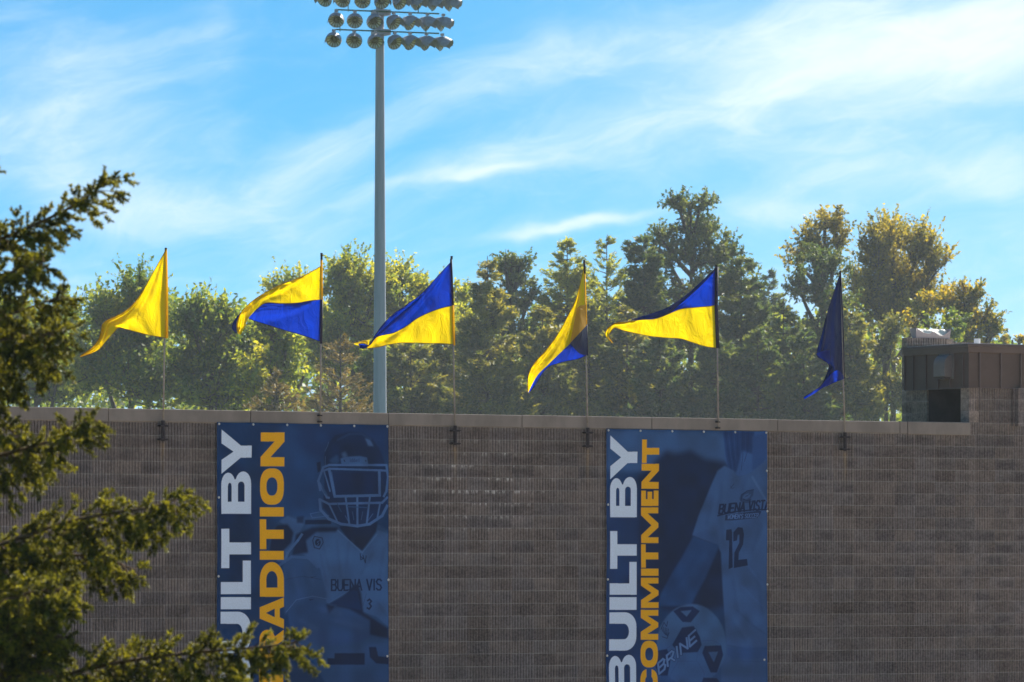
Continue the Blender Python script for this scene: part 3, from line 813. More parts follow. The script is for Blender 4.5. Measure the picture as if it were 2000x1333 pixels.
def paint1(cv):
    P = cv.poly; L = cv.line
    cv.ell(450, 330, 160, 330, (30, 58, 110), 14, 0.7); cv.ell(150, 560, 90, 300, DEEP, 10, .6)
    cv.ell(700, 140, 260, 120, (24, 42, 88), 12, .7)
    # shoulders and jersey
    P([(300,690),(320,600),(360,545),(410,520),(480,530),(560,505),(640,560),(760,690),(840,560),(900,600),(900,1340),(590,1340),(420,1100),(380,900),(390,760),(350,740)], MID, 3)
    P([(360,545),(400,520),(450,540),(480,560),(440,640),(400,700),(380,745),(345,740),(410,640),(420,600)], LITE, 2)
    P([(450,620),(520,585),(640,585),(760,690),(840,590),(900,610),(900,1030),(720,930),(700,960),(585,948),(560,780),(480,710),(430,690)], LITE, 2)
    P([(700,900),(900,900),(900,1070),(830,1010),(765,990)], LITE, 2)
    P([(310,690),(325,600),(350,565),(400,560),(430,600),(420,650),(380,690),(385,720),(340,735)], DEEP, 3)
    P([(440,610),(520,575),(650,575),(635,598),(540,600),(490,640),(500,700),(420,712),(430,670)], DEEP, 3)
    P([(445,525),(480,520),(475,555),(445,555)], DEEP, 2, .8); P([(485,540),(610,538),(612,560),(485,562)], DEEP, 1)
    L([(510,510),(560,500),(600,520),(520,530),(510,510)], 4, LITE)
    L([(385,745),(400,700),(450,640),(470,610)], 12, PALE, .8)
    # arm sleeves
    P([(375,760),(420,730),(500,740),(560,800),(590,900),(585,950),(480,930),(400,980),(385,1010),(372,900)], (36, 62, 110), 3)
    L([(360,760),(420,720),(500,725),(545,770)], 14, LITE, .8)
    P([(400,975),(480,925),(580,945),(700,970),(800,1030),(800,1110),(700,1150),(560,1150),(460,1120),(405,1040)], (33, 58, 106), 3)
    L([(390,830),(470,815),(560,830)], 3, DEEP, .5); L([(390,990),(440,930),(520,912),(590,925)], 4, PALE, .7)
    P([(400,1050),(450,1120),(600,1160),(760,1130),(800,1100),(640,1120),(480,1060)], (34, 58, 108), 6, .8)
    for (x, y) in ((508, 815), (500, 925)):
        P([(x,y),(x+8,y+9),(x+32,y),(x+10,y+3)], DEEP)
    P([(600,1000),(720,860),(745,850),(760,900),(770,990),(890,1070),(890,1120),(800,1100),(800,1030),(700,975),(585,950)], DEEP, 3)
    P([(600,950),(740,870),(760,980),(660,960)], (20,36,78), 2)
    P([(590,1180),(775,1160),(890,1130),(890,1240),(780,1240),(760,1160),(775,1245),(595,1248)], (36,62,110), 4)
    P([(592,1215),(628,1215),(628,1190),(775,1190),(775,1247),(595,1247)], DEEP, 1)
    P([(795,1160),(830,1160),(840,1205),(890,1210),(890,1245),(830,1240),(800,1210)], DEEP, 1)
    # neck
    P([(650,575),(700,560),(840,550),(830,600),(765,690),(700,640)], DEEP, 2)
    L([(645,592),(765,700),(835,610)], 7, PALE, .8)
    # shoulder emblem and chest mark
    L([(522,640),(530,620),(568,628),(573,650),(555,682),(530,675),(522,640)], 4, DEEP)
    cv.ell(547, 650, 14, 18, DEEP); L([(556,640),(544,648),(552,656),(540,668)], 3, LITE)
    L([(755,705),(758,735),(770,728),(756,718)], 4, DEEP); L([(768,712),(780,750),(784,715)], 4, DEEP)
    text(cv, 'BUENA VIS', 614, 884, (1, -0.01), (0, -52), 24, 7, 7.5, (16, 30, 66))
    text(cv, '3', 788, 975, (1, 0), (4, -48), 20, 5, 8, (16, 30, 66))
    L([(768,960),(785,900)], 2, DEEP, .6); L([(600,945),(700,885)], 3, PALE, .6)
    # helmet
    P([(580,300),(575,230),(590,170),(630,125),(690,108),(760,112),(810,140),(845,190),(870,250),(880,300)], (20, 33, 70), 2)
    P([(560,300),(545,310),(540,260),(560,255)], DEEP, 1); P([(580,300),(880,300),(885,470),(800,570),(640,560),(570,480)], (20, 34, 74), 2)
    L([(640,150),(700,120),(760,120),(805,145)], 5, MID, .7, 2)
    L([(580,205),(592,180),(598,160)], 3, PALE, .6); L([(582,230),(582,285)], 3, PALE, .6)
    P([(775,140),(800,150),(818,180),(790,178)], PALE, 2, .8); P([(660,215),(680,205),(690,230),(670,240)], PALE, 3, .7)
    P([(600,250),(640,220),(650,250),(640,265),(610,262)], MID, 3, .7)
    P([(655,240),(680,232),(750,228),(785,235),(792,275),(660,272)], LITE, 1)
    L([(672,247),(676,255)], 4, DEEP); L([(778,250),(780,254)], 5, DEEP)
    text(cv, 'iddell', 701, 257, (1, 0), (0, -17), 8, 3.0, 2.6, (28, 46, 92)); text(cv, 'R', 690, 257, (1, 0), (0, -17), 8, 2, 2.2, (48, 72, 125))
    FM = (54, 82, 134)
    L([(557,395),(548,350),(572,283),(600,272),(880,272),(888,330),(880,400),(868,425)], 11, FM)
    L([(548,350),(590,430),(600,432)], 11, FM); L([(572,300),(600,290),(850,298),(884,300)], 10, FM)
    L([(600,295),(628,425),(848,420),(845,300)], 13, FM); L([(575,300),(605,400)], 7, FM); L([(612,305),(630,405)], 3, FM, .7)
    L([(555,440),(600,462),(860,456),(885,430)], 11, FM); L([(555,440),(560,490),(600,535),(660,560),(740,570),(800,560),(860,520),(885,470)], 13, FM)
    L([(680,425),(700,560)], 9, FM); L([(738,428),(740,568)], 10, FM); L([(800,425),(785,560)], 9, FM)
    L([(600,462),(640,545)], 8, FM); L([(640,460),(660,500)], 4, MID); L([(850,460),(835,540)], 8, FM)
    L([(690,475),(790,480)], 5, MID)
    P([(560,370),(575,385),(600,430),(575,410)], MID, 1); L([(715,500),(722,540)], 3, FM, .6); L([(765,500),(758,540)], 3, FM, .6)
    L([(680,520),(700,555)], 4, FM, .6); L([(790,545),(815,510)], 4, FM, .6)
    P([(628,310),(838,310),(836,410),(636,412)], (19, 32, 70), 2, .9)
    for (a_, b_) in (((560,620),(600,780)),((640,640),(660,820)),((820,700),(760,800)),((870,680),(850,830)),((700,640),(690,760)),((840,940),(880,1000)),((620,820),(700,840)),((560,700),(590,860))):
        L([a_, b_], 9, DEEP, .30, 5); L([(a_[0]+16, a_[1]), (b_[0]+14, b_[1])], 7, PALE, .30, 5)
    for (a_, b_) in (((400,800),(430,900)),((470,780),(500,860)),((430,1040),(520,1090)),((600,1040),(740,1080)),((540,990),(640,1010))):
        L([a_, b_], 14, DEEP, .28, 7); L([(a_[0]+26, a_[1]-12), (b_[0]+24, b_[1]-14)], 12, PALE, .28, 7)
    side_word(cv, [('Y',98,315),('B',303,510),('T',583,775),('L',738,902),('I',917,976),('U',988,1190),('B',1203,1410)], 76, 223, -0.004, WHT, 0.40, 0.27)
    side_word(cv, [('N',112,278),('O',288,466),('I',478,523),('T',537,683),('I',691,734),('D',745,915),('A',918,1070),('R',1076,1238),('T',1244,1390)], 267, 384, -0.005, GOLD, 0.38, 0.27)

def paint2(cv):
    P = cv.poly; L = cv.line
    cv.img[:] = ink((24, 48, 94))
    P([(80,90),(870,100),(870,330),(80,300)], (46, 74, 124), 8, .9)
    P([(230,330),(330,240),(370,200),(410,215),(490,195),(560,240),(660,255),(700,300),(700,960),(400,1000),(240,900),(230,560)], (16, 31, 66), 9)
    P([(80,420),(240,430),(240,1340),(80,1340)], (24, 42, 88), 8, .7)
    SH = (44, 70, 120)
    # hair, neck
    P([(645,100),(860,105),(862,330),(720,330),(690,330),(660,250)], (42, 72, 130), 3)
    P([(648,100),(800,105),(795,220),(740,200),(715,300),(690,330),(670,290),(655,180)], (27, 48, 98), 3)
    for k in range(9): L([(660+k*14,105),(672+k*12,200+13*(k%4)),(688+k*8,320-22*(k%5))], 2.5, (36,62,116) if k % 2 else (20,36,78), .8)
    P([(790,130),(862,108),(862,240),(830,290),(790,300)], (34, 60, 115), 4)
    # shirt
    P([(655,275),(700,300),(720,330),(780,310),(862,245),(862,1165),(760,1170),(665,1150),(650,900),(640,700),(622,662),(500,615),(530,520),(590,370),(620,300)], SH, 2)
    P([(502,612),(560,590),(622,600),(632,665),(560,640)], (38, 62, 110), 4, .7)
    # arm
    P([(505,620),(632,665),(600,740),(560,830),(520,900),(490,960),(330,960),(345,900),(400,800),(450,720)], (28, 54, 104), 3)
    L([(530,640),(600,660)], 6, (30,56,108), .7, 2)
    # shirt folds and shorts
    L([(720,980),(800,1060),(862,1100)], 7, (34,58,106), .8, 3); L([(740,860),(800,920),(862,980)], 6, (48,76,132), .8, 3)
    L([(790,330),(862,450)], 6, (74,103,160), .6, 3); L([(770,760),(860,880)], 6, (52,80,136), .8, 3)
    P([(665,1150),(760,1172),(862,1165),(860,1340),(640,1340),(640,1200)], (40, 66, 114), 2)
    P([(670,1165),(700,1160),(862,1160),(862,1215),(700,1220),(672,1200)], (34, 60, 114), 4, .8)
    L([(690,1228),(855,1232)], 3, (34, 58, 110), .8); L([(800,1240),(780,1330)], 6, (44,70,124), .7, 3)
    for (a_, b_) in (((600,420),(570,560)),((640,360),(630,560)),((760,340),(740,400)),((840,560),(790,700)),((700,830),(720,1000)),((820,820),(840,1000)),((690,1030),(760,1130)),((640,500),(650,640))):
        L([a_, b_], 11, (26, 48, 92), .35, 6); L([(a_[0]+18, a_[1]), (b_[0]+18, b_[1])], 9, PALE, .30, 6)
    for (a_, b_) in (((600,700),(500,880)),((540,690),(430,850))): L([a_, b_], 26, (22, 42, 86), .35, 9)
    # crest, words and number on the shirt
    L([(684,385),(700,365)], 3, DEEP, .8); L([(682,372),(692,388),(704,380)], 2, DEEP, .7)
    IN = (16, 30, 66)
    P([(728,440),(735,415),(760,400),(798,390),(795,420),(780,440),(795,452),(770,458),(740,455)], IN, 0, .55, holes=[[(742,432),(752,416),(775,408),(770,420),(785,412),(778,430),(760,440)]])
    L([(735,448),(740,418),(765,398),(798,392)], 3, IN); L([(748,440),(765,446),(785,440)], 3, IN); L([(758,425),(770,420)], 3, IN)
    text(cv, 'BUENA', 628, 510, (1, -0.10), (6, -44), 20, 6, 8.5, IN); text(cv, 'VISTA', 772, 494, (1, -0.04), (6, -46), 18, 5, 8, IN)
    L([(622,520),(700,500),(800,490),(862,490)], 6, IN)
    P([(660,516),(830,494),(836,500),(820,530),(700,542),(658,542)], IN, 0, .85)
    text(cv, "WOMEN'S SOCCER", 670, 535, (1, -0.05), (3, -20), 8.6, 2.8, 3, (62, 90, 146))
    P([(665,588),(690,585),(694,600),(698,772),(678,780),(680,640),(664,640)], IN)
    P([(700,600),(722,575),(745,578),(752,610),(748,660),(728,700),(726,735),(768,730),(772,762),(704,775),(706,700),(730,650),(730,612),(722,612),(718,640),(700,645)], IN)
    # ball
    cv.ell(495, 1150, 170, 200, (46, 74, 122), 2); cv.ell(450, 1320, 200, 200, (40, 70, 126), 10, .55)
    BK = (16, 32, 72)
    P([(405,985),(440,965),(500,962),(535,985),(490,1040),(450,1038)], BK, 1, 1, holes=[[(440,985),(495,980),(470,1012)]])
    P([(448,1065),(505,1058),(535,1110),(545,1150),(525,1185),(435,1190),(400,1150)], BK, 1)
    P([(560,1155),(640,1152),(650,1200),(620,1285),(590,1285),(548,1190)], BK, 1, 1, holes=[[(578,1185),(625,1183),(605,1235)]])
    P([(320,1180),(375,1170),(395,1210),(380,1300),(345,1300),(320,1260)], BK, 1)
    L([(435,1190),(425,1215),(430,1230),(520,1230),(525,1190)], 3, (40,64,116)); L([(525,1230),(560,1290),(550,1330)], 3, (40,64,116)); L([(430,1230),(390,1300),(400,1330)], 3, (40,64,116))
    L([(545,1130),(600,1128),(640,1150)], 3, (40,64,116)); P([(555,1310),(620,1312),(640,1340),(545,1340)], BK, 1)
    L([(370,1170),(400,1150)], 3, (40,64,116))
    for k in range(5): L([(350+k*8,1060+k*3),(352+k*7,1080),(368+k*3,1100+k*2)], 3, BK, .9)
    L([(345,1075),(360,1040),(372,1060),(378,1035)], 3, BK); L([(352,1110),(375,1118),(385,1090)], 3, BK)
    text(cv, 'BRINE', 338, 1292, (0.80, -0.72), (-6, -52), 40, 13, 15, (22, 38, 84))
    text(cv, 'BRINE', 338, 1292, (0.80, -0.72), (-6, -52), 40, 13, 9, (70, 98, 152))
    side_word(cv, [('Y',127,342),('B',330,527),('T',594,779),('L',745,905),('I',917,979),('U',991,1178),('B',1198,1392)], 99, 231, -0.004, WHT, 0.42, 0.27)
    side_word(cv, [('T',147,262),('N',266,388),('E',397,472),('M',479,653),('T',659,773),('I',778,813),('M',822,970),('M',979,1125),('O',1130,1260),('C',1268,1390)], 254, 338, -0.006, GOLD, 0.40, 0.27)

banner_sheet('tradition_banner', 'navy banner with a helmeted football player reading BUILT BY TRADITION', ((422.5, 825), (757.5, 830)), paint1, (400, 800), 6,
             [(424, 972), (423.5, 1126), (755, 1133), (753, 1282)])
banner_sheet('commitment_banner', 'navy banner with a soccer player and ball reading BUILT BY COMMITMENT', ((1183, 837), (1497, 843)), paint2, (1150, 800), 6,
             [(1184, 986), (1183.5, 1132), (1182, 1281), (1494, 920), (1495, 999), (1495, 1142), (1489, 1289)])

# ------------------------------------------------------------------ flag poles and flags
YP = -0.085
def flagpole(top, bot, bracket, label):
    a = PY(top[0], top[1], YP); b = PY(bot[0], bot[1], YP)
    Fp = empty('flagpole', b, label, 'flagpole', 'thin rods holding flags above the wall')
    m = MB(); m.tube([b, b*0.5+a*0.5, a], [0.0145, 0.013, 0.009], 10); m.build('rod', M_rod, Fp, True)
    m = MB(); m.tube([a-UP*0.01, a+UP*0.045], [0.019, 0.019], 10); m.build('rod_cap', M_bracket, Fp)
    if bracket:
        q = PY(bracket[0], bracket[1], YP); q2 = PY(bracket[0], bracket[2], YP)
        m = MB(); m.tube([q, q2], 0.030, 10); m.build('socket_tube', M_bracket, Fp)
        for zc_ in (q[2]-0.08, q2[2]+0.025):
            m = MB(); m.box(q[0]-0.070, q[0]+0.070, YP-0.040, YP+0.05, zc_-0.015, zc_+0.015); m.build('clamp', M_bracket, Fp, bevel=0.004)
            for s_ in (-0.055, 0.055):
                m = MB(); m.tube([(q[0]+s_, YP+0.02, zc_), (q[0]+s_, -0.002, zc_)], 0.009, 6)
                m.tube([(q[0]+s_, YP-0.062, zc_), (q[0]+s_, YP-0.046, zc_)], 0.014, 6); m.build('bolt', M_bracket, Fp)
    else:
        for zc_ in (ZT-0.06, ZT-0.16):
            m = MB(); m.box(b[0]-0.03, b[0]+0.03, YP-0.02, -0.035, zc_-0.012, zc_+0.012); m.build('clamp', M_bracket, Fp, bevel=0.003)
    return Fp
flagpole((324, 490), (318.5, 845), (318.5, 822, 862), 'leftmost flagpole, rod carrying the plain yellow flag, in a dark wall bracket')
flagpole((628, 500), (625.5, 829), None, 'flagpole above the football banner, its rod ending at the banner top')
flagpole((882, 506), (889, 850), (889, 832, 870), 'flagpole standing just right of the football banner in a dark wall bracket')
flagpole((1141, 514), (1148, 855), (1148, 836, 875), 'flagpole standing just left of the soccer banner in a dark wall bracket')
flagpole((1399, 524), (1403, 838), None, 'flagpole above the soccer banner, its rod ending at the banner top')
flagpole((1641, 535), (1650.5, 865), (1650.5, 845, 881), 'rightmost flagpole, rod carrying the all blue flag, in a dark wall bracket')

def catmull(P_, n):
    P_ = np.array(P_, float); k = len(P_); t = np.linspace(0, k-1, n); out = []
    Q = np.vstack([2*P_[0]-P_[1], P_, 2*P_[-1]-P_[-2]])
    for tt in t:
        i = min(int(tt), k-2); u = tt-i; p0, p1, p2, p3 = Q[i], Q[i+1], Q[i+2], Q[i+3]
        out.append(0.5*((2*p1)+(-p0+p2)*u+(2*p0-5*p1+4*p2-p3)*u*u+(-p0+3*p1-3*p2+p3)*u**3))
    return np.array(out)
def cloth(rows, n=60, m=14, seed=0, ripple=0.03, dirx=-1):
    """rows: list of edge curves (each a list of (px,py,depth)); gives a grid per strip between neighbouring rows"""
    cs = [catmull(r, n) for r in rows]
    grids = []
    rg = np.random.default_rng(seed)
    ph = rg.random(6)*6.28
    for a, b in zip(cs[:-1], cs[1:]):
        G = np.zeros((n, m, 3))
        for j in range(m):
            s = j/(m-1); G[:, j] = a*(1-s)+b*s
        grids.append(G)
    outs = []
    k = len(grids)
    for gi, G in enumerate(grids):
        W_ = np.zeros_like(G)
        for i in range(n):
            u = i/(n-1); amp = ripple*min(1, u*5)*(1-0.55*u)
            for j in range(m):
                vv = (gi+j/(m-1))/k
                # folds fan out from the head of the hoist
                an = (u*1.0+0.05)/(vv+0.15)
                dd = amp*(math.sin(2.3*an+ph[4])*0.5+math.sin(5.2*an+ph[0])*0.55+math.sin(11*an+3*u+ph[1])*0.28+math.sin(15*u-4*vv+ph[2])*0.30+math.sin(33*u+7*vv+ph[3])*0.10)
                p = PY(G[i, j, 0], G[i, j, 1], YP-G[i, j, 2])
                # slide along the sight line so the outline keeps its place
                q = p-CAM; q = q/np.linalg.norm(q); W_[i, j] = p-q*dd
        outs.append(W_)
    return outs
def grid_obj(name, G, mat, parent, thick=0.0015, flip=False):
    n, m = G.shape[:2]; v = G.reshape(-1, 3)
    i, j = np.meshgrid(np.arange(n-1), np.arange(m-1), indexing='ij')
    f = np.stack([i*m+j, (i+1)*m+j, (i+1)*m+j+1, i*m+j+1], -1).reshape(-1, 4)
    return link(name, mesh(name, v, f, mat, True), parent)
def hem(G, row, mat, parent, name='hem'):
    m = MB(); m.tube(G[:, row][::2], 0.0055, 5); return m.build(name, mat, parent, True)
def sleeve(pts, r, mat, parent, name='pole_sleeve'):
    m = MB(); m.tube([PY(p[0], p[1], YP) for p in pts], r, 10); return m.build(name, mat, parent, True)
FG = 'pennant flags flying above the wall'
def flag(loc, label): return empty('pennant_flag', PY(loc[0], loc[1], YP), label, 'flag', FG)

# 1: plain yellow
f1 = flag((325, 661), 'plain yellow pennant flag, leftmost, its tail curling down behind the spruce')
top = [(324.5,488,0),(308,517,.0),(284,560,-.02),(262,592,-.03),(238,612,-.02),(203,630,.05),(197,648,.16),(192,664,.2),(178,681,.2),(156,696,.2)]
bot = [(326,661,0),(310,658,.04),(292,655,.08),(268,649,.10),(246,643,.05),(232,640,.0),(221,651,.05),(206,668,.12),(190,685,.15),(157,698,.2)]
mid = [((a[0]+b[0])/2,(a[1]+b[1])/2,(a[2]+b[2])/2+.03) for a, b in zip(top, bot)]
g = cloth([top, mid, bot], 80, 20, 1, 0.09)
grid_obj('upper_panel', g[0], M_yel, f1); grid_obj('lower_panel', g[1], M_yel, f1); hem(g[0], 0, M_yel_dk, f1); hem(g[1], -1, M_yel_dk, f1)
sleeve([(324, 487), (325.5, 560), (326, 661)], 0.021, M_yel, f1)
# 2: yellow over blue
f2 = flag((627, 671), 'yellow over blue pennant flag, second from the left, its tail folded over')
top = [(629,519,0),(600,536,0),(572,548,0),(545,558,.02),(520,571,.05),(495,587,.1),(474,607,.14),(463,630,.16),(464,652,.16)]
mid = [(628,585,0),(604,588,0),(580,592,0),(550,593,.02),(519,592,.06),(500,605,.1),(484,624,.15),(478,640,.16),(470,654,.16)]
bot = [(627,668,0),(590,655,0),(555,645,0),(520,634,0),(497,627,0),(485,622,.02),(470,618,-.06),(455,640,-.06),(464,653,-.03)]
g = cloth([top, mid], 80, 20, 2, 0.06); grid_obj('upper_panel', g[0], M_yel, f2); hem(g[0], 0, M_yel_dk, f2)
g = cloth([[p for p in mid[:6]], [p for p in bot[:6]]], 60, 16, 2, 0.04); grid_obj('lower_panel', g[0], M_blue, f2); hem(g[0], -1, M_navy, f2); hem(g[0], 0, M_yel_dk, f2, 'seam')
g = cloth([[(498,600,-.02),(486,603,-.04),(474,609,-.05),(462,630,-.05),(463,652,-.04)], [(484,622,-.02),(474,609,-.05),(458,625,-.06),(453,641,-.06),(461,652,-.04)]], 30, 8, 5, 0.0)
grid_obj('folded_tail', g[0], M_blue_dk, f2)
sleeve([(628, 508), (628.5, 586)], 0.019, M_yel, f2); sleeve([(628.3, 586), (627, 672)], 0.022, M_navy, f2); sleeve([(628, 496), (628, 509)], 0.018, M_navy, f2, 'head_loop')
# 3: blue over yellow
f3 = flag((886, 674), 'blue over yellow pennant flag between the two banners, left of centre, bottom edge level')
top = [(881,512,0),(866,528,0),(846,550,0),(820,577,0),(795,595,.02),(768,614,.04),(748,634,.06),(734,653,.08),(724,670,.10),(712,681,.10),(703,680,.1)]
mid = [(885,597,0),(866,601,0),(842,609,0),(815,622,.05),(794,637,.07),(770,650,.08),(752,654,.08),(735,659,.08),(722,674,.10),(710,672,.08),(700,672,.06)]
bot = [(887,673,0),(862,671,0),(836,671,0),(808,670,0),(782,670,.02),(757,674,.04),(740,678,.06),(724,680,.08),(717,679,.08),(716,666,.04),(692,672,.04)]
g = cloth([top, mid, bot], 90, 20, 3, 0.09); grid_obj('upper_panel', g[0], M_blue, f3); grid_obj('lower_panel', g[1], M_yel, f3); hem(g[0], 0, M_navy, f3); hem(g[1], -1, M_yel_dk, f3); hem(g[1], 0, M_navy, f3, 'seam')
g = cloth([[(722,664,-.03),(708,666,-.03),(692,671,-.03)], [(720,676,-.03),(704,676,-.03),(691,673,-.03)]], 12, 6, 4, 0.0); grid_obj('folded_tail', g[0], M_yel, f3)
sleeve([(881, 506), (884.5, 597)], 0.019, M_navy, f3); sleeve([(884.5, 597), (886.6, 675)], 0.022, M_yel, f3)
# 4: yellow over blue, seen edge on
f4 = flag((1147, 694), 'narrow yellow over blue pennant flag hanging steeply left of the soccer banner')
top = [(1141,520,0),(1133,555,.05),(1125,585,.08),(1108,620,.10),(1087,657,.12),(1063,688,.12),(1042,712,.1),(1032,735,.08),(1031,766,.05)]
mid = [(1145,634,0),(1138,645,.12),(1127,658,.22),(1112,673,.30),(1094,690,.32),(1070,713,.30),(1052,731,.25),(1041,748,.2),(1032,767,.05)]
bot = [(1147.5,694,0),(1138,698,.02),(1126,702,.05),(1110,705,.10),(1090,710,.2),(1071,717,.22),(1058,732,.2),(1047,750,.15),(1033,768,.05)]
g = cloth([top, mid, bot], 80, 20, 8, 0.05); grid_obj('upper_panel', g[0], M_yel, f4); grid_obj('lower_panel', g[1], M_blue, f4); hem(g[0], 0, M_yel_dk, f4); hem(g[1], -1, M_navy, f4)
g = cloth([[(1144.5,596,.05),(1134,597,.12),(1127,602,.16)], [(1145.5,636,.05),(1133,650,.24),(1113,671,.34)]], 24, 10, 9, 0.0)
grid_obj('fold_shade_overlay', g[0], M_yel_dk, f4)  # overlay sheet: the doubled part's shade painted as darker yellow
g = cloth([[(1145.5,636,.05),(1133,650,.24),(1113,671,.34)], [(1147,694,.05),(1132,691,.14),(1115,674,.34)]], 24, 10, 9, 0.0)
grid_obj('fold_shade_overlay', g[0], M_blue_dk, f4)  # overlay sheet: same shade painted over the blue half
sleeve([(1141.3, 513), (1142, 535)], 0.018, M_navy, f4, 'head_loop'); sleeve([(1142, 535), (1145.5, 634)], 0.014, M_yel, f4); sleeve([(1145.5, 634), (1147.5, 695)], 0.014, M_navy, f4)
# 5: blue over yellow with the folded edge's shade painted as a navy strip
f5 = flag((1401, 680), 'blue over yellow pennant flag above the soccer banner with a curled yellow tail')
top = [(1397,526,0),(1372,553,0),(1345,577,0),(1322,594,.02),(1300,611,.04),(1275,619,.06),(1250,624,.07),(1226,628,.08),(1202,631,.1),(1186,642,.1),(1182.5,656,.1),(1194,670,.08)]
mid = [(1396,597,0),(1380,599,0),(1356,601,0),(1330,604,.03),(1305,614,.05),(1280,623,.06),(1252,625,.07),(1227,628.5,.08),(1202,631.5,.1),(1186.4,642.5,.1),(1183,656.4,.1),(1194.4,670,.08)]
bot = [(1400,680,0),(1378,677,0),(1352,669,0),(1330,662,.02),(1300,660,.02),(1270,657,.03),(1240,651,.05),(1218,646,.06),(1201,641,.08),(1192,649,.1),(1189.5,658,.1),(1198,671,.08)]
g = cloth([top, mid, bot], 90, 20, 12, 0.08); grid_obj('upper_panel', g[0], M_blue, f5); grid_obj('lower_panel', g[1], M_yel, f5); hem(g[1], -1, M_yel_dk, f5); hem(g[1], 0, M_yel_dk, f5, 'seam')
o5 = [(1400,521,.02),(1370,549,.02),(1343,573,.02),(1320,590,.04),(1298,603,.06),(1270,613,.08),(1250,619,.09),(1232,624,.10)]
i5 = [(1393,533,.02),(1368,559,.02),(1340,584,.02),(1322,600,.04),(1304,614,.06),(1280,622,.08),(1256,624,.09),(1233,626,.10)]
g = cloth([o5, i5], 50, 4, 12, 0.04); 
g[0] = g[0] - np.array([0, 0.012, 0]); grid_obj('shaded_fold_edge', g[0], M_blue_dk, f5)
sleeve([(1399.5, 522), (1398.5, 600), (1401.5, 680)], 0.033, M_navy, f5)
# 6: all blue, shade of the doubled folds painted into the panel colour
f6 = flag((1648, 740), 'all blue pennant flag, rightmost, hanging folded beside its pole')
top = [(1641,534,0),(1630,568,.05),(1617,608,.10),(1606,650,.14),(1595,692,.16),(1606,703,.10),(1619,713,.06),(1613,735,.10),(1603,754,.14),(1588,764,.16),(1569,777,.16)]
mid = [(1644,590,0),(1640,640,.04),(1637,670,.08),(1631,690,.1),(1624,700,.12),(1627,712,.1),(1630,724,.08),(1622,740,.10),(1607,756,.14),(1590,766,.16),(1570,778,.16)]
bot = [(1648,740,0),(1646,741,.02),(1643,742,.04),(1640,743,.05),(1636,744,.06),(1632,746,.07),(1626,749,.08),(1617,753,.1),(1608,757,.14),(1591,768,.16),(1571,779,.16)]
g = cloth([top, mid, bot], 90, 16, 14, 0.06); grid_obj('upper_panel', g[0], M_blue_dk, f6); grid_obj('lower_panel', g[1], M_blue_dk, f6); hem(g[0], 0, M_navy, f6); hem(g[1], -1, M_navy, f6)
g = cloth([[(1594.5,691,.24),(1608,686,.24),(1621,684.5,.22)], [(1596,694,.24),(1608,703,.24),(1619.5,712,.22)]], 24, 8, 15, 0.0); grid_obj('lit_fold_overlay', g[0], M_blue, f6)  # overlay: light through single cloth painted as brighter blue
g = cloth([[(1647,733,.08),(1638,724,.2),(1628,727,.22),(1616,738,.24),(1603,755,.24),(1588,765,.24),(1570,777,.24)], [(1648,741,.08),(1638,744.5,.2),(1630,747,.22),(1619,753,.24),(1607,758,.24),(1591,769,.24),(1571,780,.24)]], 40, 8, 15, 0.02); grid_obj('lit_fold_overlay', g[0], M_blue, f6)  # lower overlay, again painted bright where light comes through
sleeve([(1641.3, 531), (1646, 640), (1648.3, 740)], 0.017, M_navy, f6)

# ------------------------------------------------------------------ floodlight tower
def floodlight_geo():
    n = 20
    prof = [(-0.34, 0.05), (-0.33, 0.10), (-0.25, 0.16), (-0.12, 0.235), (0.0, 0.27), (0.015, 0.285), (0.015, 0.265)]
    v = []; f = []
    for (x, r) in prof:
        for k in range(n):
            a = 2*math.pi*k/n; v.append((x, r*math.cos(a), r*math.sin(a)))
    for i in range(len(prof)-1):
        for k in range(n):
            k2 = (k+1) % n; f.append((i*n+k, i*n+k2, (i+1)*n+k2, (i+1)*n+k))
    f.append(tuple(range(n)))
    shell = mesh('housing', v, f, M_lampmetal, True)
    v = []; f = []; nn = 14
    for (x, r, z_) in ((0.0, 0.288, 0), (0.14, 0.29, 0), (0.30, 0.285, -0.01)):
        for k in range(nn):
            a = math.radians(-12+204*k/(nn-1)); v.append((x*(1 if 1 < k < nn-2 else 0.8), r*math.cos(a), r*math.sin(a)+z_))
    for i in range(2):
        for k in range(nn-1): f.append((i*nn+k, i*nn+k+1, (i+1)*nn+k+1, (i+1)*nn+k))
    visor = mesh('visor', v, f, M_lampmetal, True)
    v = [(-0.10, 0, 0)]; f = []
    for q, (x, r) in enumerate(((-0.085, 0.09), (-0.045, 0.18), (0.008, 0.262))):
        for k in range(n):
            a = 2*math.pi*k/n; v.append((x, r*math.cos(a), r*math.sin(a)))
    for k in range(n): f.append((0, 1+k, 1+(k+1) % n))
    for q in range(2):
        for k in range(n):
            k2 = (k+1) % n; f.append((1+q*n+k, 1+q*n+k2, 1+(q+1)*n+k2, 1+(q+1)*n+k))
    refl = mesh('reflector', v, f, M_glass, True)
    return shell, visor, refl
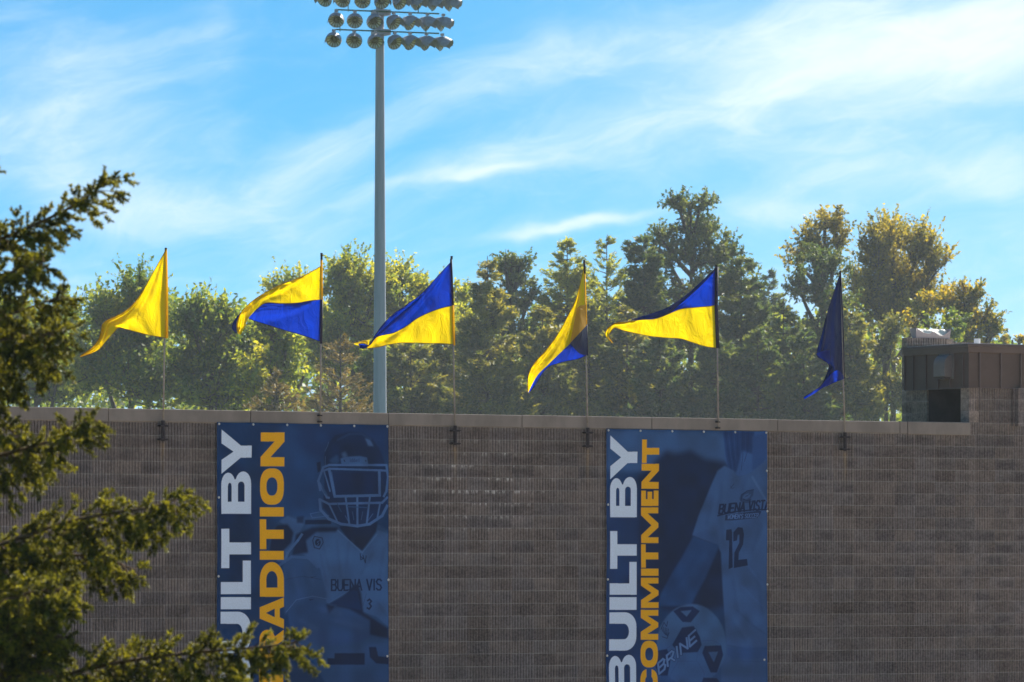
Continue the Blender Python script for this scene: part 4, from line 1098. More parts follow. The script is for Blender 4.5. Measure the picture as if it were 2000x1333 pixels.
def tower():
    D = 187.0
    base = PD(742, 1100, D); bx, by = float(base[0]), float(base[1])
    Tw = empty('floodlight_tower', (bx, by, 0), 'tall grey steel floodlight tower with rows of hooded stadium lights', 'floodlight tower')
    ztop = float(PD(742, -70, D)[2])
    zz_ = np.linspace(0, ztop, 9); m = MB()
    z805 = float(PD(742, 805, D)[2]); z95 = float(PD(742, 95, D)[2])
    rr = [0.237+(z805-z)/(z95-z805)*(0.237-0.152) for z in zz_]
    m.tube([(bx, by, z) for z in zz_], rr, 16); m.build('pole', M_steel, Tw, True)
    sh, vi, re_ = floodlight_geo()
    ta = -PSI + math.radians(21)      # arm direction: recedes to the right
    ad = np.array([math.cos(ta), math.sin(ta), 0.0]); fd = np.array([ad[1], -ad[0], 0.0])   # fd faces the camera side
    mpx = F/D
    rows = [(-58, 8, -10, (634,668,704,742,780,814,848,880)), (-18, 8, 2, (633,668,707,745,780,815,848,881)), (21, 29, 41, (656,692,730,768,800,834,865)), (60, 67, 77, (651,691,732,770,800,832,863))]
    ctr = np.array([bx, by, 0.0])
    for ri, (ya, yb, yl, xs) in enumerate(rows):
        # arm height from its picture height over the pole
        zc = float(PD(742, (ya*0.55+yb*0.45), D)[2]) if ri > 1 else float(PD(742, yl-17, D)[2])
        off = fd*0.30
        a = ctr+off+ad*(-1.78); b = ctr+off+ad*2.12
        a[2] = b[2] = zc
        A = empty_child('crossarm', Tw, (bx, by, zc))
        m = MB(); m.tube([a, b], 0.028, 6); m.build('arm_bar', M_green, A)
        m = MB(); m.box(bx-0.22, bx+0.30, by-0.26, by+0.26, zc-0.11, zc+0.09); m.build('mounting_plate', M_steel, A)
        for xi, px in enumerate(xs):
            # where this lamp hangs along the arm
            d = ray(px, 800); q = CAM-ctr
            # intersect the vertical plane of the arm with the sight line
            nrm = fd; t = ((ctr+off-CAM)@nrm)/(d@nrm); hit = CAM+d*t
            s_ = (hit-ctr)@ad
            lp = ctr+off+ad*s_+fd*0.05
            k = xi/(len(xs)-1)
            yaw = [-8, -2, 12, 30, 48, 62, 74, 82][xi]+(4 if ri == 2 else 0)
            if len(xs) == 8: yaw = [-25, -12, 0, 18, 38, 58, 70, 80][xi]
            lz = zc-0.37
            Lh = bpy.data.objects.new('floodlight', None); COL.objects.link(Lh); Lh.parent = Tw
            Lh.location = Vector((lp[0]-bx, lp[1]-by, lz))
            # aim: start towards the camera side, turn to the right, tip down
            cd = -DV; ang0 = math.atan2(cd[1], cd[0]); az = ang0+math.radians(yaw)
            Lh.rotation_euler = (0, math.radians(24), az)
            for nm, me_ in (('housing', sh), ('visor', vi), ('reflector', re_)):
                o = bpy.data.objects.new(nm, me_); COL.objects.link(o); o.parent = Lh
            m = MB(); m.tube([(lp[0], lp[1], zc), (lp[0]-fd[0]*0.02, lp[1]-fd[1]*0.02, lz+0.2)], 0.02, 6)
            m.box(lp[0]-0.05, lp[0]+0.05, lp[1]-0.05, lp[1]+0.05, zc-0.09, zc+0.0)
            m.build('lamp_bracket', M_steel, Tw)
    # thin conduits between arms
    for (px, y0, y1) in ((664, 50, 62), (680, 5, 23), (832, 55, 66), (817, 10, 27)):
        p0 = PD(px, y0, D); p1 = PD(px, y1, D); m = MB(); m.tube([p0, p1], 0.018, 5); m.build('conduit', M_green, Tw)
tower()

# ------------------------------------------------------------------ trees
TS = 1.7
def quads_from(c, a, b):
    """c centres, a,b half axes -> diamond shaped leaves"""
    n = len(c)
    v = np.stack([c-a, c+b*0.9-a*0.1, c+a, c-b*0.9-a*0.1], 1).reshape(-1, 3)
    f = np.arange(n*4).reshape(n, 4); return v, f
def unit(v): return v/np.maximum(np.linalg.norm(v, axis=-1, keepdims=True), 1e-9)
def tubes(paths, r0, r1, n=4):
    """paths (N,K,3) -> merged thin tubes"""
    N, K, _ = paths.shape
    t = unit(np.gradient(paths, axis=1)); ref = np.array([0.31, 0.17, 0.93]); a = unit(np.cross(t, ref)); b = np.cross(t, a)
    r = np.linspace(0, 1, K)[None, :, None]; rad = np.asarray(r0).reshape(-1, 1, 1)*(1-r)+np.asarray(r1).reshape(-1, 1, 1)*r
    V = np.stack([paths+(a*math.cos(2*math.pi*k/n)+b*math.sin(2*math.pi*k/n))*rad for k in range(n)], 2)   # N,K,n,3
    idx = np.arange(N*K*n).reshape(N, K, n)
    f = np.stack([idx[:, :-1], np.roll(idx, -1, 2)[:, :-1], np.roll(idx, -1, 2)[:, 1:], idx[:, 1:]], -1).reshape(-1, 4)
    return V.reshape(-1, 3), f
def merge(parts):
    vs = []; fs = []; o = 0
    for v, f in parts: vs.append(v); fs.append(f+o); o += len(v)
    return np.concatenate(vs), np.concatenate(fs)

def broadleaf(name, label, lobes, D, mat, leaves_per=5500, leaf=0.075, shoot=0.5, trunk_px=None, up=0.5, group='trees behind the wall', bark=M_bark, cat='tree', hole=0.0, seed=0, dep=1.0):
    rg = np.random.default_rng(100+seed); D = D*TS; leaf = leaf*TS*1.03; shoot = shoot*TS
    cx = trunk_px if trunk_px is not None else np.mean([l[0] for l in lobes])
    base = PD(cx, 1100, D); bx, by = base[0], base[1]
    Tn = empty(name, (bx, by, 0), label, cat, group)
    k = F/D
    leafc = []; leafd = []; twp = []; brp = []
    for (lx, ly, rx, ry) in lobes:
        c = PD(lx, ly, D); Rx = rx/k; Rz = ry/k; Ry = Rx*dep
        c = c + DV*(rg.random()-0.5)*Rx
        nb = max(10, int(26*(rx*ry)/(80*80)))
        d = unit(rg.normal(size=(nb, 3))); d[:, 2] = np.where(d[:, 2] < -0.4, -d[:, 2], d[:, 2])
        rad = 0.55+0.45*rg.random((nb, 1))**0.7
        basis = np.stack([RV, DV, UP]); sc = np.array([Rx, Ry, Rz])
        tips = c + ((d*rad*sc) @ basis)
        att = np.stack([np.full(nb, bx), np.full(nb, by), np.maximum(c[2]-Rz*1.1-rg.random(nb)*1.5, 2.0)], -1)
        st = c*0.75+att*0.25; st = np.where(rg.random((nb, 1)) < .5, st, c + (tips-c)*0.1)
        st = st*1.0
        K = 8; s = np.linspace(0, 1, K)[None, :, None]
        ctrl = (st+tips)/2 - UP*0.25*Rz + rg.normal(size=(nb, 3))*0.12*Rx
        path = (1-s)**2*st[:, None]+2*s*(1-s)*ctrl[:, None]+s**2*tips[:, None]
        brp.append(path)
        # limbs back to the trunk
        # twigs
        nt_ = int(0.78*leaves_per*(rx*ry)/(80*80)/nb/11)+2
        ti = rg.random((nb, nt_))*0.85+0.15
        idx = ti*(K-1); i0 = np.minimum(idx.astype(int), K-2); fr = (idx-i0)[..., None]
        p0 = np.take_along_axis(path, i0[..., None].repeat(3, -1), 1)*(1-fr)+np.take_along_axis(path, (i0+1)[..., None].repeat(3, -1), 1)*fr
        dirb = unit(tips-c)[:, None]
        td = unit(dirb*0.5 + rg.normal(size=(nb, nt_, 3))*0.75 + UP*up)
        tl = shoot*(0.45+rg.random((nb, nt_, 1)))
        tlv = (td*tl)
        p0f = p0.reshape(-1, 3); tlf = tlv.reshape(-1, 3)
        twp.append(np.stack([p0f, p0f+tlf*0.5-UP*0.02, p0f+tlf], 1))
        nl = 11
        u = np.linspace(0.12, 1.0, nl)[None, :, None]
        lc = p0f[:, None]+tlf[:, None]*u + rg.normal(size=(len(p0f), nl, 3))*0.085*(1.25-u)
        leafc.append(lc.reshape(-1, 3)); leafd.append(np.repeat(unit(tlf), nl, 0))
    lc = np.concatenate(leafc); ld = np.concatenate(leafd); n = len(lc)
    a = unit(ld*0.5+rg.normal(size=(n, 3))*0.7-UP*0.25); b = unit(np.cross(a, rg.normal(size=(n, 3))))
    sz = leaf*(0.6+0.8*rg.random((n, 1)))
    v, f = quads_from(lc, a*sz, b*sz*0.62)
    o = link('crown', mesh('crown', v, f, mat), Tn)
    brp = np.concatenate(brp); twp = np.concatenate(twp)
    m = MB(); ztop = max(PD(l[0], l[1], D)[2] for l in lobes)
    pts = [(bx+0.05*math.sin(z_), by, z_) for z_ in np.linspace(0, ztop, 8)]
    m.tube(pts, list(np.linspace(0.32, 0.07, 8)), 8); tv = np.array(m.v); 
    tf = [f_ for f_ in m.f if len(f_) == 4]
    # limbs: trunk to every lobe
    limbs = []
    for (lx, ly, rx, ry) in lobes:
        c = PD(lx, ly, D); s0 = np.array([bx, by, max(2.0, c[2]-ry/k*1.2-1.2)]); s = np.linspace(0, 1, 8)[:, None]
        mid_ = (s0+c)/2+UP*0.3+ (c-s0)*np.array([.15, .15, -.1]); limbs.append((1-s)**2*s0+2*s*(1-s)*mid_+s**2*c)
    parts = [(tv, np.array(tf)), tubes(np.array(limbs), 0.18, 0.07, 6), tubes(brp[:, [0, 2, 5, 7]], 0.060, 0.018, 3), tubes(twp[::3][:, [0, 2]], 0.012, 0.005, 3)]
    v, f = merge(parts); link('trunk', mesh('trunk', v, f, bark, True), Tn)
    return Tn

def conifer(name, label, cx, prof, D, mat, dens=1.0, droop=0.15, lift=0.25, needle=0.13, group='trees behind the wall', clump=1.0, seed=0, lean=0.0, gap=0.0, bark=M_bark, cat='conifer tree', irr=0.35, wn=0.20, airy=0.15):
    """prof: list of (picture y, half width px) from tip downwards"""
    rg = np.random.default_rng(500+seed); D = D*TS; needle = needle*TS*0.85
    base = PD(cx, 1100, D); bx, by = base[0], base[1]; k = F/D
    Tn = empty(name, (bx, by, 0), label, cat, group)
    zs = np.array([PD(cx, p[0], D)[2] for p in prof]); rs = np.array([p[1]/k for p in prof])
    ztop = zs[0]; zlow = zs[-1]-1.0
    o = np.argsort(zs)
    H = ztop-zlow
    nb = int(17*H/TS*dens*1.25)
    zb = ztop-(rg.random(nb)**0.85)*H
    R = np.interp(zb, zs[o], rs[o])*(1-irr+irr*1.25*rg.random(nb))
    # irregular outline: some sectors stand out
    az = rg.random(nb)*2*math.pi
    R = R*1.08; lob = 1+0.17*np.sin(az*2+zb*1.4+seed)+0.12*np.sin(az*3-zb*3.0)
    R = np.maximum(R*lob, 0.12)
    keep = rg.random(nb) < np.where(zb > ztop-0.22*H, 1-airy, 1.0); zb = zb[keep]; R = R[keep]; az = az[keep]; nb = len(zb)
    dh = np.stack([np.cos(az), np.sin(az), np.zeros(nb)], -1)
    K = 7; s = np.linspace(0, 1, K)
    axis = np.array([bx, by, 0.0])+RV*lean
    st = np.stack([np.full(nb, bx), np.full(nb, by), zb-R*lift], -1)
    path = st[:, None]+dh[:, None]*(R[:, None]*s)[..., None]+UP*((R*lift)[:, None]*(s**1.3)[None]-(R*droop)[:, None]*(np.sin(s*math.pi))[None])[..., None]
    # side sprays
    ns = np.maximum(6, (R/TS*15*clump*1.1).astype(int)); rep = np.repeat(np.arange(nb), ns); n = len(rep)
    t = (0.12 if gap == 0 else gap)+ (1-(0.12 if gap == 0 else gap))*rg.random(n)**0.8; idx = t*(K-1); i0 = np.minimum(idx.astype(int), K-2); fr = (idx-i0)[:, None]
    p = path[rep, i0]*(1-fr)+path[rep, i0+1]*fr
    side = np.cross(dh[rep], UP)*np.where(rg.random(n) < .5, 1, -1)[:, None]
    tl = (0.17*TS+0.31*R[rep]*(1.05-t)*0.9)[:, None]*(0.6+0.7*rg.random((n, 1)))
    td = unit(dh[rep]*0.75+side*(0.8*rg.random((n, 1)))+UP*(rg.normal(size=(n, 1))*0.28-0.05)+UP*lift*0.4)
    nl = 8; u = np.linspace(0.05, 1, nl)[None, :, None]
    lc = (p[:, None]+(td*tl)[:, None]*u+rg.normal(size=(n, nl, 3))*0.06).reshape(-1, 3)
    tdr = np.repeat(td, nl, 0); N = len(lc)
    a = unit(tdr+rg.normal(size=(N, 3))*0.55+UP*0.12); b = unit(np.cross(a, rg.normal(size=(N, 3))))
    sz = needle*(0.6+0.8*rg.random((N, 1)))
    v, f = quads_from(lc, a*sz, b*sz*wn)
    # leader tuft
    link('crown', mesh('crown', v, f, mat), Tn)
    pts = [(bx, by, z_) for z_ in np.linspace(0, ztop, 10)]
    m = MB(); m.tube(pts, list(np.linspace(0.34, 0.02, 10)), 8); tf = [f_ for f_ in m.f if len(f_) == 4]
    v, f = merge([(np.array(m.v), np.array(tf)), tubes(path[:, ::3], 0.048, 0.010, 3)])
    link('trunk', mesh('trunk', v, f, bark, True), Tn)
    return Tn

L_green = leaf_mat("leaf_green", (0.070, 0.130, 0.045), (0.24, 0.29, 0.045), 1.9, nscale=0.5)
L_yellow = leaf_mat("leaf_yellow_green", (0.12, 0.18, 0.045), (0.38, 0.40, 0.05), 1.9, nscale=0.45)
L_olive = leaf_mat("leaf_olive_gold", (0.11, 0.12, 0.035), (0.34, 0.30, 0.04), 1.8)
L_gold = leaf_mat("leaf_gold", (0.08, 0.11, 0.025), (0.42, 0.34, 0.02), 1.9)
L_pine = leaf_mat("needle_dark_green", (0.055, 0.105, 0.058), (0.16, 0.20, 0.065), 1.7, nscale=0.55, mixfac=0.4)
L_pine2 = leaf_mat("needle_olive", (0.10, 0.135, 0.050), (0.30, 0.29, 0.065), 1.8, nscale=0.55, mixfac=0.35)
L_brown = leaf_mat("needle_brown", (0.11, 0.095, 0.05), (0.25, 0.20, 0.085), 1.5, mixfac=0.35)
L_wisp = leaf_mat("needle_pale_green", (0.14, 0.18, 0.05), (0.34, 0.38, 0.08), 1.9, mixfac=0.45)

broadleaf('broadleaf_tree', 'green leafy tree behind the spruce at the far left of the wall', [(40,690,120,110),(130,650,80,85),(0,640,90,80),(110,750,110,90)], 185, L_green, seed=1)
broadleaf('broadleaf_tree', 'green leafy tree with tall upright shoots behind the plain yellow flag', [(268,590,52,66),(215,625,60,70),(290,660,80,85),(200,720,90,90),(300,760,110,80)], 182, L_green, shoot=0.75, up=1.1, seed=2)
broadleaf('broadleaf_tree', 'round green leafy tree between the plain yellow flag and its blue and yellow neighbour', [(375,635,62,68),(430,640,62,64),(400,710,100,85),(480,680,60,75),(430,770,120,70)], 180, L_green, shoot=0.65, up=0.9, seed=3)
broadleaf('broadleaf_tree', 'leafy tree with bright lower boughs just left of the brown spruce', [(545,730,50,70),(500,760,70,70),(560,680,36,46),(530,640,50,50)], 178, L_yellow, shoot=0.5, seed=4)
broadleaf('broadleaf_tree', 'yellow green leafy tree crown behind the yellow over blue flag', [(540,580,45,42),(590,570,45,45),(560,630,80,60),(620,640,60,80)], 215, L_yellow, shoot=0.65, up=0.8, seed=5)
broadleaf('broadleaf_tree', 'large yellow green tree crown left of and behind the floodlight tower pole', [(690,540,62,52),(650,560,52,54),(730,570,50,60),(690,620,85,85),(640,700,80,90),(720,720,90,90)], 212, L_yellow, shoot=0.6, up=0.6, seed=6, trunk_px=690)
broadleaf('broadleaf_tree', 'large yellow green tree crown right of the floodlight tower pole', [(780,545,54,52),(825,580,50,50),(750,590,50,70),(790,630,85,85),(860,640,50,70),(800,720,90,90)], 214, L_yellow, shoot=0.6, up=0.6, seed=7)
broadleaf('broadleaf_tree', 'small yellow green treetop just right of the blue over yellow flag pole', [(895,595,44,50),(870,640,50,60),(905,660,55,70)], 222, L_yellow, shoot=0.5, up=0.6, seed=8)
conifer('spruce_tree', 'small reddish brown spruce with open branches between the left banner flags and the tower', 665, [(652,4),(680,22),(710,42),(750,62),(800,82)], 191, L_brown, 1.3, 0.05, 0.55, 0.10, clump=0.8, seed=1, bark=M_bark)
conifer('spruce_tree', 'short tan spruce tip low above the left banner', 540, [(728,3),(750,20),(780,40),(810,58)], 171, L_brown, 1.6, 0.05, 0.3, 0.10, seed=2)
conifer('conifer_tree', 'olive conifer low above the wall just right of the floodlight pole', 802, [(650,5),(690,35),(740,55),(810,75)], 200, L_pine2, 1.5, seed=3, wn=.3)
conifer('conifer_tree', 'olive brown conifer directly behind the lower end of the third flag', 868, [(640,5),(690,35),(740,55),(810,70)], 203, L_pine2, 1.4, seed=4, wn=.3)
broadleaf('pine_tree', 'dark rounded pine with dense top between the third and fourth flags', [(985,512,34,28),(1015,520,36,30),(1000,555,58,42),(1030,590,40,50),(970,610,50,50),(1000,660,70,70),(1000,760,80,90)], 205, L_pine, leaves_per=6400, leaf=0.062, shoot=0.32, up=0.4, seed=41, trunk_px=998, cat='pine tree')
conifer('conifer_tree', 'brownish conifer standing in front left of the dark rounded pine', 952, [(500,3),(540,20),(580,36),(660,52),(820,82)], 196, L_pine2, 1.9, 0.1, 0.3, 0.12, seed=6, wn=.3)
conifer('larch_tree', 'airy yellowish conifer with open pointed top behind the fourth flag', 1108, [(468,5),(505,30),(560,46),(640,58),(820,80)], 206, L_wisp, 2.0, 0.1, 0.4, 0.11, seed=7, clump=0.8, wn=.3)
conifer('larch_tree', 'thin wispy pale green conifer between the fourth flag and the tall pine', 1185, [(462,8),(490,34),(540,46),(640,54),(820,70)], 216, L_wisp, 1.3, 0.1, 0.7, 0.11, seed=8, clump=0.6, wn=.3)
broadleaf('pine_tree', 'tallest dark pine with a broad rounded open top behind the fifth flag', [(1290,465,34,32),(1325,400,38,34),(1368,398,36,34),(1345,440,60,36),(1385,455,40,40),(1300,495,50,46),(1350,500,70,50),(1410,500,56,50),(1340,570,100,60),(1430,560,60,60),(1270,590,50,60),(1345,660,110,80),(1350,760,120,90)], 208, L_pine, leaves_per=6400, leaf=0.062, shoot=0.36, up=0.35, seed=40, trunk_px=1350, cat='pine tree')
conifer('pine_tree', 'dark narrow pine directly left of the tallest pine', 1258, [(456,8),(475,26),(510,34),(560,38),(640,48),(820,66)], 204, L_pine, 2.2, 0.1, 0.35, 0.12, seed=10, clump=1.3, wn=.32)
conifer('conifer_tree', 'dark green conifer with broad shoulder just right of the fifth flag', 1448, [(500,10),(530,34),(570,46),(640,56),(820,75)], 203, L_pine, 2.0, 0.1, 0.3, 0.12, seed=11, clump=1.2, wn=.32)
conifer('conifer_tree', 'small distant bluish conifer tip between the tall pine and the airy tree', 1502, [(528,3),(550,14),(580,24),(700,45)], 262, L_pine, 1.6, seed=12, wn=.3)
conifer('conifer_tree', 'olive conifer low between the fifth and sixth flags', 1530, [(585,5),(620,30),(680,48),(820,70)], 200, L_pine2, 1.8, 0.1, 0.3, 0.12, seed=13, wn=.3)
broadleaf('broadleaf_tree', 'airy open crowned tree showing sky through its top left of the last flag', [(1612,432,55,38),(1570,470,40,36),(1640,465,36,40),(1600,480,50,38),(1552,505,24,24)], 209, L_olive, leaves_per=4600, leaf=0.065, shoot=0.4, up=0.2, seed=9, trunk_px=1610)
broadleaf('pine_tree', 'dense dark conifer below the airy tree behind the last flag', [(1590,510,50,36),(1630,520,46,40),(1560,560,44,50),(1610,580,76,60),(1650,620,40,60),(1600,680,88,80),(1600,770,100,80)], 203, L_pine, leaves_per=6400, leaf=0.062, shoot=0.32, up=0.4, seed=42, trunk_px=1605, cat='pine tree')
broadleaf('broadleaf_tree', 'broad upright golden olive tree right of the last flag', [(1745,475,54,50),(1705,500,50,54),(1795,495,50,50),(1750,550,95,75),(1830,530,40,46),(1745,620,85,70),(1800,600,66,66),(1700,580,50,60)], 212, L_olive, leaves_per=8000, leaf=0.07, shoot=0.8, up=1.6, seed=10, trunk_px=1745)
broadleaf('broadleaf_tree', 'golden autumn tree above the metal fascia building', [(1890,580,40,36),(1860,600,50,40),(1925,620,34,34),(1880,650,60,36),(1940,655,24,28),(1905,620,50,50)], 206, L_gold, leaves_per=6500, leaf=0.07, shoot=0.42, up=0.4, seed=11, trunk_px=1885)
broadleaf('broadleaf_tree', 'small bright yellow tree left of the chimney cap', [(1800,600,36,20),(1795,630,34,26),(1830,590,34,20)], 208, L_gold, leaves_per=4500, leaf=0.07, shoot=0.4, up=0.4, seed=12)
broadleaf('broadleaf_tree', 'dark green rounded tree directly behind the chimney cap', [(1850,640,46,34),(1850,680,60,40),(1800,665,22,26)], 199, L_green, leaves_per=6500, leaf=0.07, shoot=0.3, up=0.3, seed=13)
broadleaf('broadleaf_tree', 'dark hazy leafy tree low between the last flag and the building', [(1725,690,48,55),(1745,640,30,40),(1700,760,60,60),(1750,760,40,70)], 201, L_pine2, leaves_per=3800, leaf=0.075, shoot=0.4, up=0.3, seed=14)
broadleaf('broadleaf_tree', 'small yellowish treetop peeping over the roof edge at the far right', [(1962,668,16,16),(1993,664,10,9)], 230, L_gold, leaves_per=6500, leaf=0.06, shoot=0.25, seed=15)
for i, (cx, ty, w, dd, mt, lb) in enumerate([
        (1060, 600, 55, 198, L_pine2, 'olive conifer low between the rounded pine and the fourth flag'),
        (1150, 590, 52, 201, L_pine2, 'olive conifer low directly behind the lower fourth flag rod'),
        (1225, 600, 52, 199, L_pine2, 'olive conifer low below the dark narrow pine'),
        (1290, 640, 60, 197, L_pine, 'dark conifer low beneath the curled yellow flag tail'),
        (1400, 640, 60, 197, L_pine, 'dark conifer low behind the fifth flag rod'),
        (1480, 640, 56, 197, L_pine, 'dark conifer low above the right end of the soccer banner'),
        (1660, 600, 46, 199, L_pine2, 'olive conifer low behind the last flag rod'),
        (925, 660, 50, 199, L_pine, 'dark conifer low right of the third flag rod'),
        (735, 660, 55, 200, L_green, 'green conifer low directly behind the floodlight pole'),
        (1570, 640, 54, 197, L_pine, 'dark conifer low beneath the last flag tail')]):
    conifer('conifer_tree', lb, cx, [(ty, 5), (ty+35, w*.55), (ty+90, w*.85), (820, w*1.25)], dd, mt, 1.7, 0.1, 0.28, 0.13, seed=30+i, clump=1.1, wn=.34)

def far_wood():
    # a mass of foliage behind everything, closing the gaps near the wall top
    rg = np.random.default_rng(77); n = 50000
    px = rg.random(n)*2500-250
    topy = 596+22*np.sin(px/70.0)+24*np.sin(px/31.0+1)+14*np.sin(px/13.0)
    topy = np.where(px > 1690, topy+20, topy)
    topy = np.where(px > 1800, 665+6*np.sin(px/9.0), topy)
    py = topy+(rg.random(n)**0.8)*(900-topy)
    D = (238+rg.random(n)*20)*TS
    c = CAM+(DV[None]+RV[None]*((px-CX)/F)[:, None]+UP[None]*((HY-py)/F)[:, None])*D[:, None]
    a = unit(rg.normal(size=(n, 3))); b = unit(np.cross(a, rg.normal(size=(n, 3)))); sz = 0.30*(0.6+0.8*rg.random((n, 1)))
    v, f = quads_from(c, a*sz, b*sz*0.7)
    o = link('distant_woods', mesh('distant_woods', v, f, L_green)); tag(o, 'low mass of distant woodland foliage seen between the trees behind the wall', 'woods', kind='stuff')
far_wood()

# ------------------------------------------------------------------ near spruce
L_spruce = leaf_mat("near_spruce_needles", (0.035, 0.045, 0.014), (0.24, 0.25, 0.040), 1.6, nscale=8.0, mixfac=0.42)
def shoot_template(rg, n=46, L=0.056):
    """needles round a twig lying along +x: triangles"""
    t = rg.random(n)**0.9*L; an = rg.random(n)*2*math.pi
    dirn = np.stack([np.full(n, 0.30)+0.8*(t/L)**3, np.cos(an), np.sin(an)], -1); dirn = unit(dirn)
    base = np.stack([t, np.zeros(n), np.zeros(n)], -1)
    ln = 0.0200*(0.8+0.4*rg.random((n, 1)))
    side = unit(np.cross(dirn, rg.normal(size=(n, 3))))*0.0050
    v = np.stack([base-side, base+side, base+dirn*ln], 1).reshape(-1, 3)
    return v
def near_spruce():
    rg = np.random.default_rng(5)
    D0 = 30.0; k = F/D0
    tb = PD(-330, 1100, D0); bx, by = tb[0], tb[1]
    S = empty('spruce_tree', (bx, by, 0), 'near spruce with drooping sunlit branches reaching in from the left edge', 'spruce tree')
    m = MB(); pts = [(bx, by, z) for z in np.linspace(0, 10.2, 12)]
    m.tube(pts, list(np.linspace(0.19, 0.02, 12)), 12); m.build('trunk', M_bark, S, True)
    tmpl = [shoot_template(rg) for _ in range(6)]
    def branch(path_px, D_tip, wmax, dens=1.0, hang=0.35, wmin=0.35, n_need=1.0, world=None, thick=1.0):
        if world is None:
            pts = [(p[0], p[1], D0+(D_tip-D0)*(i/(len(path_px)-1))) for i, p in enumerate(path_px)]
            C = catmull([PD(*p) for p in pts], 40)
        else: C = catmull(world, 40)
        seg = np.linalg.norm(np.diff(C, axis=0), axis=1); L = seg.sum(); s = np.concatenate([[0], np.cumsum(seg)])/L
        T = unit(np.gradient(C, axis=0))
        shoots_p = []; shoots_d = []; shoots_s = []; secp = []
        nsec = int(L*56*dens)
        for q in range(nsec):
            t = 0.03+0.97*(q+rg.random())/nsec
            i = min(int(np.searchsorted(s, t)), 39); p = C[i]+rg.normal(size=3)*0.004; tt = T[i]
            hs = unit(np.cross(tt, UP)); sgn = 1 if q % 2 else -1
            wl = wmax*(wmin+(1-wmin)*min(1, (1-t)*2.2+0.05))*(0.55+0.6*rg.random())
            r_ = rg.random()
            vert = -hang*(0.5+rg.random()) if r_ < 0.72 else 0.40*rg.random()
            if r_ > 0.68: wl *= 0.55
            d0 = unit(tt*0.75+hs*sgn*(0.35+0.6*rg.random())+UP*vert)
            ns = max(2, int(wl/0.026)); 
            P_ = [p]; d = d0.copy(); step = wl/ns
            for j in range(ns):
                d = unit(d+UP*(-0.06 if r_ < .68 else 0.08)+rg.normal(size=3)*0.07); P_.append(P_[-1]+d*step)
                for sg in ((1, -1) if j > 0 else (1,)):
                    if rg.random() < 0.28: continue
                    sd2 = unit(np.cross(d, rg.normal(size=3)*0.5+UP))
                    sd_ = unit(d*0.85+sd2*sg*0.75+UP*(rg.normal()*0.35+0.05))
                    shoots_p.append(P_[-1]); shoots_d.append(sd_); shoots_s.append(0.55+0.55*rg.random())
            shoots_p.append(P_[-1]); shoots_d.append(d); shoots_s.append(0.9+0.3*rg.random())
            kk = 6; ar = np.array(P_); ii = np.linspace(0, len(ar)-1, kk); i0 = np.minimum(ii.astype(int), len(ar)-2); secp.append(ar[i0]*(1-(ii-i0))[:, None]+ar[i0+1]*(ii-i0)[:, None])
        # a few upright young shoots on top
        for q in range(int(L*7)):
            t = rg.random(); i = min(int(np.searchsorted(s, t)), 39)
            d = unit(UP*1.0+T[i]*0.5+rg.normal(size=3)*0.3); p = C[i]
            for j in range(2): shoots_p.append(p+d*0.032*j); shoots_d.append(d); shoots_s.append(1.0)
        sp_ = np.array(shoots_p); sd_ = unit(np.array(shoots_d)); ss = np.array(shoots_s); n = len(sp_)
        yv = unit(np.cross(sd_, rg.normal(size=(n, 3)))); zv = np.cross(sd_, yv)
        which = rg.integers(0, 6, n); Vs = []
        for w in range(6):
            sel = which == w
            if not sel.any(): continue
            tv = tmpl[w][:int(46*n_need)*3]
            M3 = np.stack([sd_[sel], yv[sel], zv[sel]], 1)      # rows are axes
            Vs.append((np.einsum('vi,nij->nvj', tv, M3)*ss[sel][:, None, None]+sp_[sel][:, None]).reshape(-1, 3))
        V_ = np.concatenate(Vs); Fc = np.arange(len(V_)).reshape(-1, 3)
        parts = [tubes(C[None, ::3], 0.016*thick, 0.004, 6), tubes(np.array(secp)[:, [0, 2, 5]], 0.0042, 0.0018, 3), tubes(np.stack([sp_, sp_+sd_*0.055*ss[:, None]], 1), 0.0022, 0.0012, 3)]
        v, f = merge(parts)
        b = link('branch', mesh('branch', v, f, M_bark_red, True), S)
        nd = bpy.data.objects.new('needles', mesh('needles', V_, Fc, L_spruce)); COL.objects.link(nd); nd.parent = b
        return n
    tot = 0
    tr = lambda y: (-330, y)
    tot += branch([tr(560), (-150, 520), (0, 468), (110, 420), (165, 388), (212, 352)], 29.6, 0.28, 1.1, 0.45, wmin=0.38)
    tot += branch([tr(420), (-220, 375), (-120, 345), (-34, 322)], 29.2, 0.20, 0.9, 0.4)
    tot += branch([tr(640), (-150, 590), (-20, 545), (45, 525), (85, 512)], 29.0, 0.28, 1.0, 0.5)
    tot += branch([tr(700), (-150, 650), (0, 620), (75, 595), (125, 578)], 30.4, 0.30, 1.1, 0.5)
    tot += branch([tr(740), (-150, 700), (0, 665), (80, 655), (130, 645)], 29.4, 0.34, 1.15, 0.6)
    tot += branch([tr(800), (-150, 760), (-20, 720), (60, 700), (110, 705)], 29.9, 0.34, 1.1, 0.7)
    tot += branch([tr(980), (-150, 930), (0, 890), (90, 865), (135, 842), (175, 815)], 29.3, 0.30, 1.1, 0.6, wmin=.4)
    tot += branch([tr(900), (-160, 840), (-20, 830), (40, 850), (60, 880)], 29.8, 0.26, 0.9, 0.8)
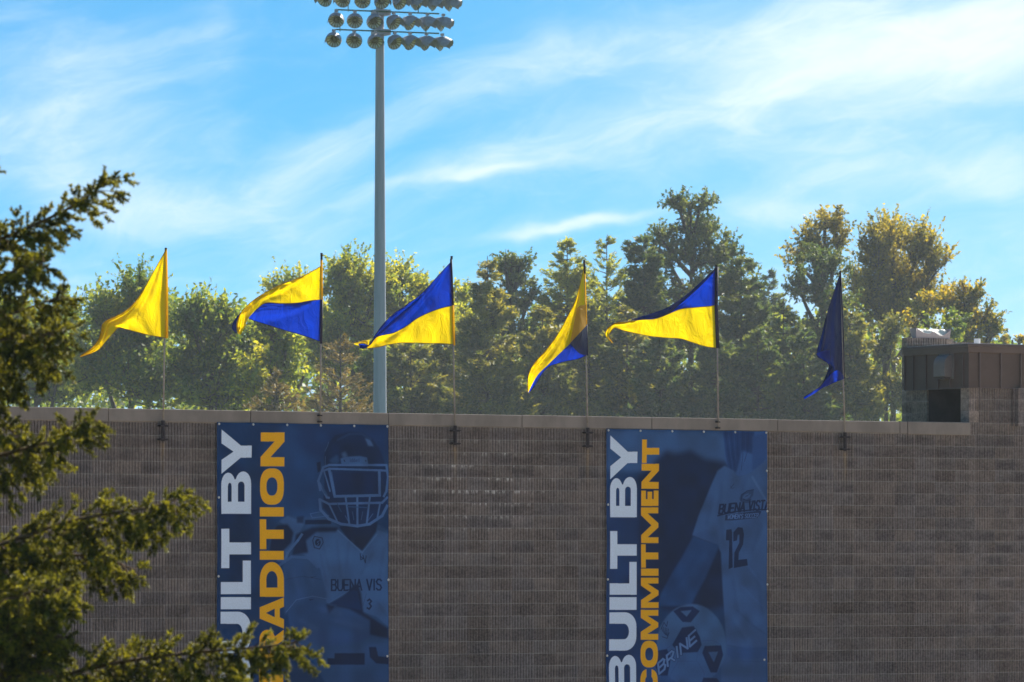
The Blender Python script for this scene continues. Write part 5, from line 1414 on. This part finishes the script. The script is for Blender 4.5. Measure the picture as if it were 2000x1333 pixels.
    tot += branch([tr(1150), (-150, 1110), (0, 1065), (130, 1020), (240, 1000), (310, 988), (362, 965)], 29.3, 0.36, 1.15, 0.75, wmin=.35)
    tot += branch([tr(1190), (-150, 1150), (0, 1110), (100, 1085), (200, 1090), (255, 1110)], 30.2, 0.38, 1.2, 0.9)
    tot += branch([tr(1260), (-180, 1240), (-60, 1200), (50, 1160), (130, 1150)], 28.6, 0.36, 1.2, 0.8)
    tot += branch([tr(1390), (-180, 1340), (-60, 1270), (60, 1240), (130, 1245)], 28.9, 0.36, 1.2, 0.8)
    tot += branch([tr(1480), (-150, 1420), (50, 1345), (200, 1300), (350, 1278), (470, 1268), (530, 1262), (580, 1255)], 29.2, 0.34, 1.3, 0.6, wmin=.42)
    tot += branch([tr(1540), (-150, 1460), (50, 1400), (200, 1350), (330, 1330), (450, 1318)], 29.9, 0.34, 1.1, 0.4)
    tot += branch([tr(1500), (-200, 1440), (-60, 1360), (40, 1320), (100, 1310)], 28.7, 0.34, 1.1, 0.7)
    # the sides of the tree that face away from the frame, sparser
    for q in range(26):
        z = 0.8+q*0.34; R = max(0.35, 2.9*(1-z/10.6)); az = math.pi*0.62+rg.random()*math.pi*0.95
        d = RV*math.cos(az)+DV*math.sin(az)
        c0 = np.array([bx, by, z]); w = [c0, c0+d*R*0.35-UP*0.03*R, c0+d*R*0.7-UP*0.02*R, c0+d*R+UP*0.08*R]
        tot += branch(None, 0, 0.30, 0.35, 0.5, world=w, n_need=0.6)
    print('shoots', tot)
near_spruce()

# ------------------------------------------------------------------ haze
def haze():
    m, nt, out = new_mat("haze_air")
    v = nt.nodes.new('ShaderNodeVolumePrincipled'); v.inputs['Color'].default_value = (0.80, 0.90, 1.0, 1)
    v.inputs['Density'].default_value = 0.00015; v.inputs['Anisotropy'].default_value = 0.3
    nt.links.new(v.outputs[0], out.inputs['Volume'])
    b = MB(); b.box(-2600, 2600, -2600, 2600, -1, 36)
    o = b.build('haze', m); tag(o, 'thin pale summer haze filling the air around the wall and trees', 'haze', kind='stuff')
haze()
